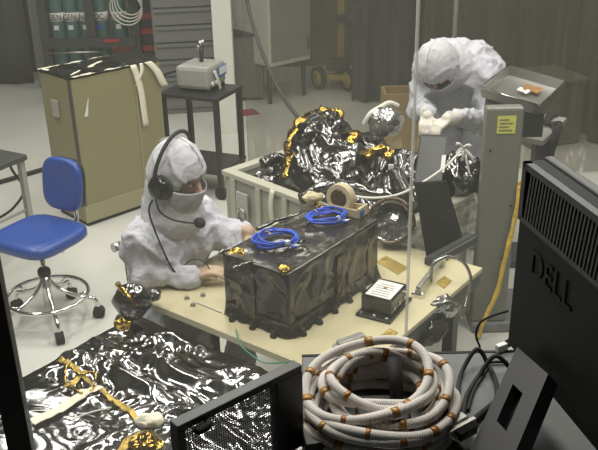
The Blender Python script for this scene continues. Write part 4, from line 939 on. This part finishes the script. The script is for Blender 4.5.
# standing technician
hp_ = aty(440, 66, 4.85); fa2 = radians(236); fv = V((cos(fa2), sin(fa2), 0)); S1 = V((hp_.x, hp_.y, 0)) - fv * .42; hz_ = hp_.z
wR = loc_(S1, fa2, aty(427, 113, 4.60)); wL = loc_(S1, fa2, aty(450, 117, 4.52))
k2 = aty(470, 70, 5.0)
Jt = dict(pelvis=(-.02, 0, .93), chest=(.16, 0, hz_ - .06), neck=(.30, 0, hz_ - .015), shL=(.20, .19, hz_ - .08), shR=(.21, -.150, hz_ - .09),
          elR=(.24, -.21, hz_ - .33), wrR=wR, hdR=(.7, .3, -.55), elL=(.26, .29, hz_ - .34), wrL=wL, hdL=(.8, -.35, -.4),
          hipL=(-.02, .095, .88), hipR=(-.02, -.095, .88), knL=(.02, .12, .48), knR=(.04, -.12, .48), anL=(-.03, .13, .10), anR=(.0, -.13, .10), toeL=(.15, .02, -.055), toeR=(.15, -.02, -.055))
person('standing person in white hooded coverall bending over the open crate', S1, fa2, Jt, (.42, 0, hz_), radians(0), radians(62), 1.16, .03, 1.0, .7, 11)
# ================================================================== GALLERY DESK
dz = 1.5
e0, e1 = atz(440, 352, dz), atz(598, 350, dz)
dk = thing('gallery_desk', 'dark grey gallery desk below the observation window', 'desk', (.25, 1.1, .74))
MB().slab([(-.75, .45, dz - .03), (1.25, .45, dz - .03), (1.25, 1.457, dz - .03), (.0, 1.457, dz - .03), (.0, 1.15, dz - .03), (-.22, 1.05, dz - .03), (-.75, 1.02, dz - .03)], (0, 0, .03)).build('desktop', M['desk'], dk, bevel=.003)
MB().box2((.0, 1.4575, dz - .03), (1.25, 1.465, dz + .0)).build('edge_band', M['soft'], dk)
for x in (-.7, 1.2):
    for y in (.5, 1.0 if x < 0 else 1.4): MB().box2((x - .02, y - .02, .74), (x + .02, y + .02, dz - .03)).build('leg', M['dgrey'], dk)
# mesh desk box
T0 = atz(302, 365, 1.665); T1 = atz(177, 427, 1.665); d = (T1 - T0); L0 = d.length + .0; d = d.normalized(); n = V((d.y, -d.x, 0)); 
if n.y > 0: n = -n
mbx = thing('mesh_file_box', 'black metal mesh file box in front of the film-covered bench', 'file box', (*T0.xy, dz), atan2(d.y, d.x))
hgt = 1.665 - dz; dpt = .05
li = XF[mbx.name].inverted(); s = 1 if (li.to_3x3() @ V((0, -1, 0))).y > 0 else -1      # +s*y faces the camera
L(mbx, MB().box2((0, -s * .022, hgt - .012), (L0, 0, hgt)), 'top_rail', M['charcoal'], bevel=.002)
L(mbx, MB().box2((0, -s * .022, 0), (L0, 0, .006)), 'bottom_rail', M['charcoal'])
L(mbx, MB().box2((L0 - .012, -s * .022, .006), (L0, 0, hgt - .012)), 'end_post', M['charcoal'])
L(mbx, MB().box2((0, -s * .022, .006), (.052, 0, hgt - .012)), 'side_panel', M['blackm'])
m = MB(); nx, nz_ = 42, 32
x0, x1, z0, z1 = .052, L0 - .012, .006, hgt - .012
for i in range(nx + 1): x = x0 + (x1 - x0) * i / nx; m.box((x, -s * .006, (z0 + z1) / 2), (.0008, .0012, z1 - z0))
for j in range(nz_ + 1): z = z0 + (z1 - z0) * j / nz_; m.box(((x0 + x1) / 2, -s * .006, z), (x1 - x0, .0012, .0008))
L(mbx, m, 'mesh_panel', M['soft'], fixn=False)
L(mbx, MB().tube(bez([(L0 - .03, .0, hgt - .018), (L0 - .034, s * .008, hgt - .02), (L0 - .05, s * .008, hgt - .016), (L0 - .054, 0, hgt - .016)]), .006), 'clip', M['soft'])
# white cable coil
cc = atz(382, 402, dz + .045); cw_ = thing('braided_cable_coil', 'thick coil of white braided cable with copper tape bands on the gallery desk', 'cable', (cc.x, cc.y, dz))
random.seed(21); loops = []
spec = [(.130, 0, 0), (.122, .004, .002), (.133, -.004, .004), (.115, .008, -.006), (.128, 0, .006), (.104, -.006, .012), (.122, .006, -.004), (.094, .010, .018), (.114, -.010, .012), (.086, -.016, .026), (.112, -.022, .024), (.100, .016, .006), (.092, .004, .020), (.106, -.026, .018)]
for k, (R, ox, oy) in enumerate(spec):
    R *= 1.04
    z = .011 + .0056 * k; tx, ty = random.uniform(-.18, .18), random.uniform(-.14, .20); ph = random.random() * 6; el = random.uniform(.80, .98)
    loops.append([V((ox + R * cos(a + ph) * (1 + .05 * sin(2 * a + 2 * ph)), oy + el * R * sin(a + ph), max(.0095, z + (tx * R * cos(a + ph) + ty * R * sin(a + ph)) * min(1, k * .25) + .005 * sin(3 * a + k)))) for a in [2 * pi * i / 60 for i in range(60)]])
m = MB()
for l in loops: m.tube(l, .0086, 12, True, uvs=140)
L(cw_, m, 'cable', M['braid'])
nb = 0
for k, l in enumerate(loops):
    N = len(l); st = random.randint(0, 6)
    for i in range(st, N - 2, 8):
        j = i + random.randint(-1, 1); p, q = l[j % N], l[(j + 1) % N]; d = (q - p).normalized(); c = (p + q) / 2; w = random.uniform(.004, .008)
        L(cw_, MB().tube([c - d * w, c + d * w], .0094, 12), 'copper_band', M['copper']); nb += 1
tl = [V((.10, -.07, .05)), V((.125, -.085, .035)), V((.145, -.085, .03))]
bk_ = thing('dark_connector_block', 'black connector block inside the white braided coil', 'connector', (cc.x + .0, cc.y + .005, dz)); 
L(bk_, MB().box2((-.045, -.05, 0), (.05, .04, .03)), 'body', M['black'], bevel=.005); L(bk_, MB().cyl((.03, .02, .028), (.03, .075, .085), .013), 'boot', M['soft'])
p0 = atz(455, 424, dz + .03); cn = thing('metal_connector', 'metal multi-pin connector at the end of the white braided cable', 'connector', p0, radians(35))
L(cn, MB().box2((-.022, -.012, -.014), (.022, .012, .014)), 'backshell', M['steel'], bevel=.003); L(cn, MB().box2((-.032, -.02, -.010), (.032, -.012, .010)), 'flange', M['alum'], bevel=.001)
L(cn, MB().box2((-.02, -.034, -.008), (.02, -.02, .008)), 'plug_body', M['gloss'])
for sx in (-.027, .027): L(cn, MB().cyl((sx, .012, 0), (sx, -.03, 0), .0045), 'jackscrew', M['chrome'])
c2 = atz(316, 435, dz + .03); kb = thing('black_desk_box', 'small black box left of the white braided coil', 'box', (*atz(314, 446, dz).xy, dz), .2)
L(kb, MB().box2((-.022, -.03, 0), (.02, .03, .03)), 'body', M['black'], bevel=.003)
a, b = aty(301, 396, cc.y + .0), aty(300, 440, cc.y - .06)
lw = thing('lime_wire', 'thin lime wire with a bead hanging left of the coil', 'wire', b); MB().tube(bez([a, a.lerp(b, .5) + V((.003, 0, 0)), b]), .0017, 8).build('strand', M['limew'], lw); q = a.lerp(b, .62); MB().ell(q, (.006, .006, .008)).build('bead', M['limew'], lw)
# monitor seen from behind
MC = aty(524, 161, 1.38); mx = V((.2, -.98, 0)).normalized(); MA = atan2(mx.y, mx.x); mb_ = aty(510, 343, 1.38).z; mh = MC.z - mb_
mo = thing('monitor', 'large black monitor seen from behind on the right of the gallery desk', 'monitor', (MC.x, MC.y, dz), MA); zt, zb = MC.z - dz, mb_ - dz; ml = .56
L(mo, MB().box2((0, .0, zb), (ml, .038, zt - .105)), 'back_shell', M['monback'], bevel=.006)
L(mo, MB().box2((0, .012, zt - .105), (ml, .038, zt)), 'upper_shell', M['soft'], bevel=.003)
L(mo, MB().box2((-.004, .038, zb - .004), (ml + .004, .058, zt + .004)), 'front_bezel', M['vent'], bevel=.004)
L(mo, MB().box2((.01, .0585, zb + .01), (ml - .01, .0595, zt - .01)), 'screen', M['gloss'])
v_ = MB(); v_.box2((.0, -.002, zt - .012), (ml, .012, zt)); v_.box2((0, -.002, zt - .109), (ml, .012, zt - .101)); v_.box2((0, -.002, zt - .105), (.014, .012, zt))
nS = 50
for k in range(nS):
    x = .02 + k * (ml - .03) / nS; v_.slab([(x, -.001, zt - .105), (x + .0052, -.001, zt - .105), (x + .0052 + .012, -.001, zt - .010), (x + .012, -.001, zt - .010)], (0, .010, 0))
L(mo, v_, 'vent_grille', M['vent'])
text('DELL', .066, M['badge'], 'lettering', mo, axes((1, 0, 0), (0, 0, 1), (0, -1, 0), (.135, -.0015, zt - .165)), .0016, sx=1.0)
mo_t = mo
sN = [V((.19, -.0, .19)), V((.33, .0, .19)), V((.36, -.13, .004)), V((.20, -.13, .004))]
# stand neck (slanted) with its cable slot
a0, a1, b1, b0 = aty(517, 347, 1.28), aty(548, 374, 1.17), atz(505, 475, dz + .012), atz(462, 468, dz + .012)
nk_ = thing('monitor_neck_tmp', '', '', (0, 0, 0)); 
b1 = b0 + (a1 - a0) * 1.02
def lerp2(u, v): return a0.lerp(a1, u).lerp(b0.lerp(b1, u), v)
th = (a1 - a0).cross(b0 - a0).normalized() * .03
if th.x < 0: th = -th
m = MB()
for u0, u1, v0, v1 in ((0, 1, 0, .25), (0, .30, .25, .55), (.62, 1, .25, .55), (0, 1, .55, 1)):
    m.slab([lerp2(u0, v0), lerp2(u1, v0), lerp2(u1, v1), lerp2(u0, v1)], th)
m.slab([lerp2(.3, .25) + th * .8, lerp2(.62, .25) + th * .8, lerp2(.62, .55) + th * .8, lerp2(.3, .55) + th * .8], th * .2)
bpy.data.objects.remove(nk_)
sk = m.build('stand_neck', M['neck'], mo)
bc = (b0 + b1) / 2 + th; MB().lathe([(.11, 0), (.115, .003), (.112, .010), (.02, .014)], (bc.x + .05, bc.y, dz), 40).build('stand_base', M['neck'], mo)
# desk cables
for lab, pts, r in (('black cable arching from the coil to the monitor neck', [(461, 420), (458, 395), (462, 372), (476, 362), (489, 366), (496, 382), (497, 398)], .0045),
                 ('black cable running under the monitor neck toward the coil', [(463, 415), (467, 395), (478, 377), (494, 369), (512, 370)], .0045),
                 ('thin black cable lying near the desk edge', [(468, 410), (474, 390), (485, 372), (487, 364), (494, 362), (508, 362)], .003),
                 ('black cable lying right of the metal connector', [(466, 428), (474, 420), (486, 410), (496, 402)], .006)):
    tag(MB().tube(bez([atz(*p, dz + r + .002) + V((0, 0, (.03 if i in (3,) and r == .0045 else 0))) for i, p in enumerate(pts)]), r, 10).build('desk_cable', M['soft']), lab, 'cable')
pts = [aty(480, 347, 1.44), aty(476, 335, 1.44), aty(480, 323, 1.44), aty(492, 316, 1.43), aty(508, 311, 1.41)]
tag(MB().tube(bez(pts), .0022, 8).build('thin_black_cable', M['soft']), 'thin black cable looping in front of the yellow strap', 'cable')
p = atz(505, 345, dz + .012); pl = thing('white_plug', 'white plug with a black boot at the back edge of the desk', 'plug', p, .5); L(pl, MB().box2((-.022, -.006, -.011), (.004, .006, .006)), 'body', M['white'], bevel=.002); L(pl, MB().cyl((.004, 0, 0), (.028, .0, .008), .008), 'boot', M['soft'])

# ================================================================== LIGHT AND CAMERA
def lamp(x, y, sx, sy, e, col=(1, .97, .88), z=3.92):
    l = bpy.data.lights.new('ceiling_lamp', 'AREA'); l.shape = 'RECTANGLE'; l.size = sx; l.size_y = sy; l.energy = e; l.color = col
    o = bpy.data.objects.new('ceiling_lamp', l); COL.objects.link(o); o.location = (x, y, z)
for x in (-2.6, -.4, 1.8): lamp(x, 3.0, .5, 1.3, 57)
for x in (-2.6, -.4, 1.8): lamp(x, 5.2, .5, 1.3, 52)
for x in (-2.6, -.4, 1.8): lamp(x, 7.3, .5, 1.0, 20)  # rightmost lamp added for reflections in the bench film
for x in (-1.5, .7): lamp(x, 9.0, .5, .9, 14)  # extra unseen row, added to put bright streaks in the bench film
lamp(.1, 1.9, .9, .3, 38)
w = bpy.data.worlds.new('world'); SC.world = w; w.use_nodes = True; w.node_tree.nodes['Background'].inputs[0].default_value = (.5, .52, .5, 1); w.node_tree.nodes['Background'].inputs[1].default_value = .05
cd = bpy.data.cameras.new('camera'); cam = bpy.data.objects.new('camera', cd); COL.objects.link(cam); SC.camera = cam
cd.sensor_fit = 'HORIZONTAL'; cd.sensor_width = 36; cd.lens = FP * 36 / 598; cd.clip_start = .05
B = -FW
cam.matrix_world = Matrix(((RT.x, UP.x, B.x, 0), (RT.y, UP.y, B.y, 0), (RT.z, UP.z, B.z, CH), (0, 0, 0, 1)))
vs = SC.view_settings; SC.display_settings.display_device = 'sRGB'; vs.view_transform = 'Standard'; vs.look = 'None'; vs.gamma = 1; vs.use_curve_mapping = False; vs.exposure = -.08
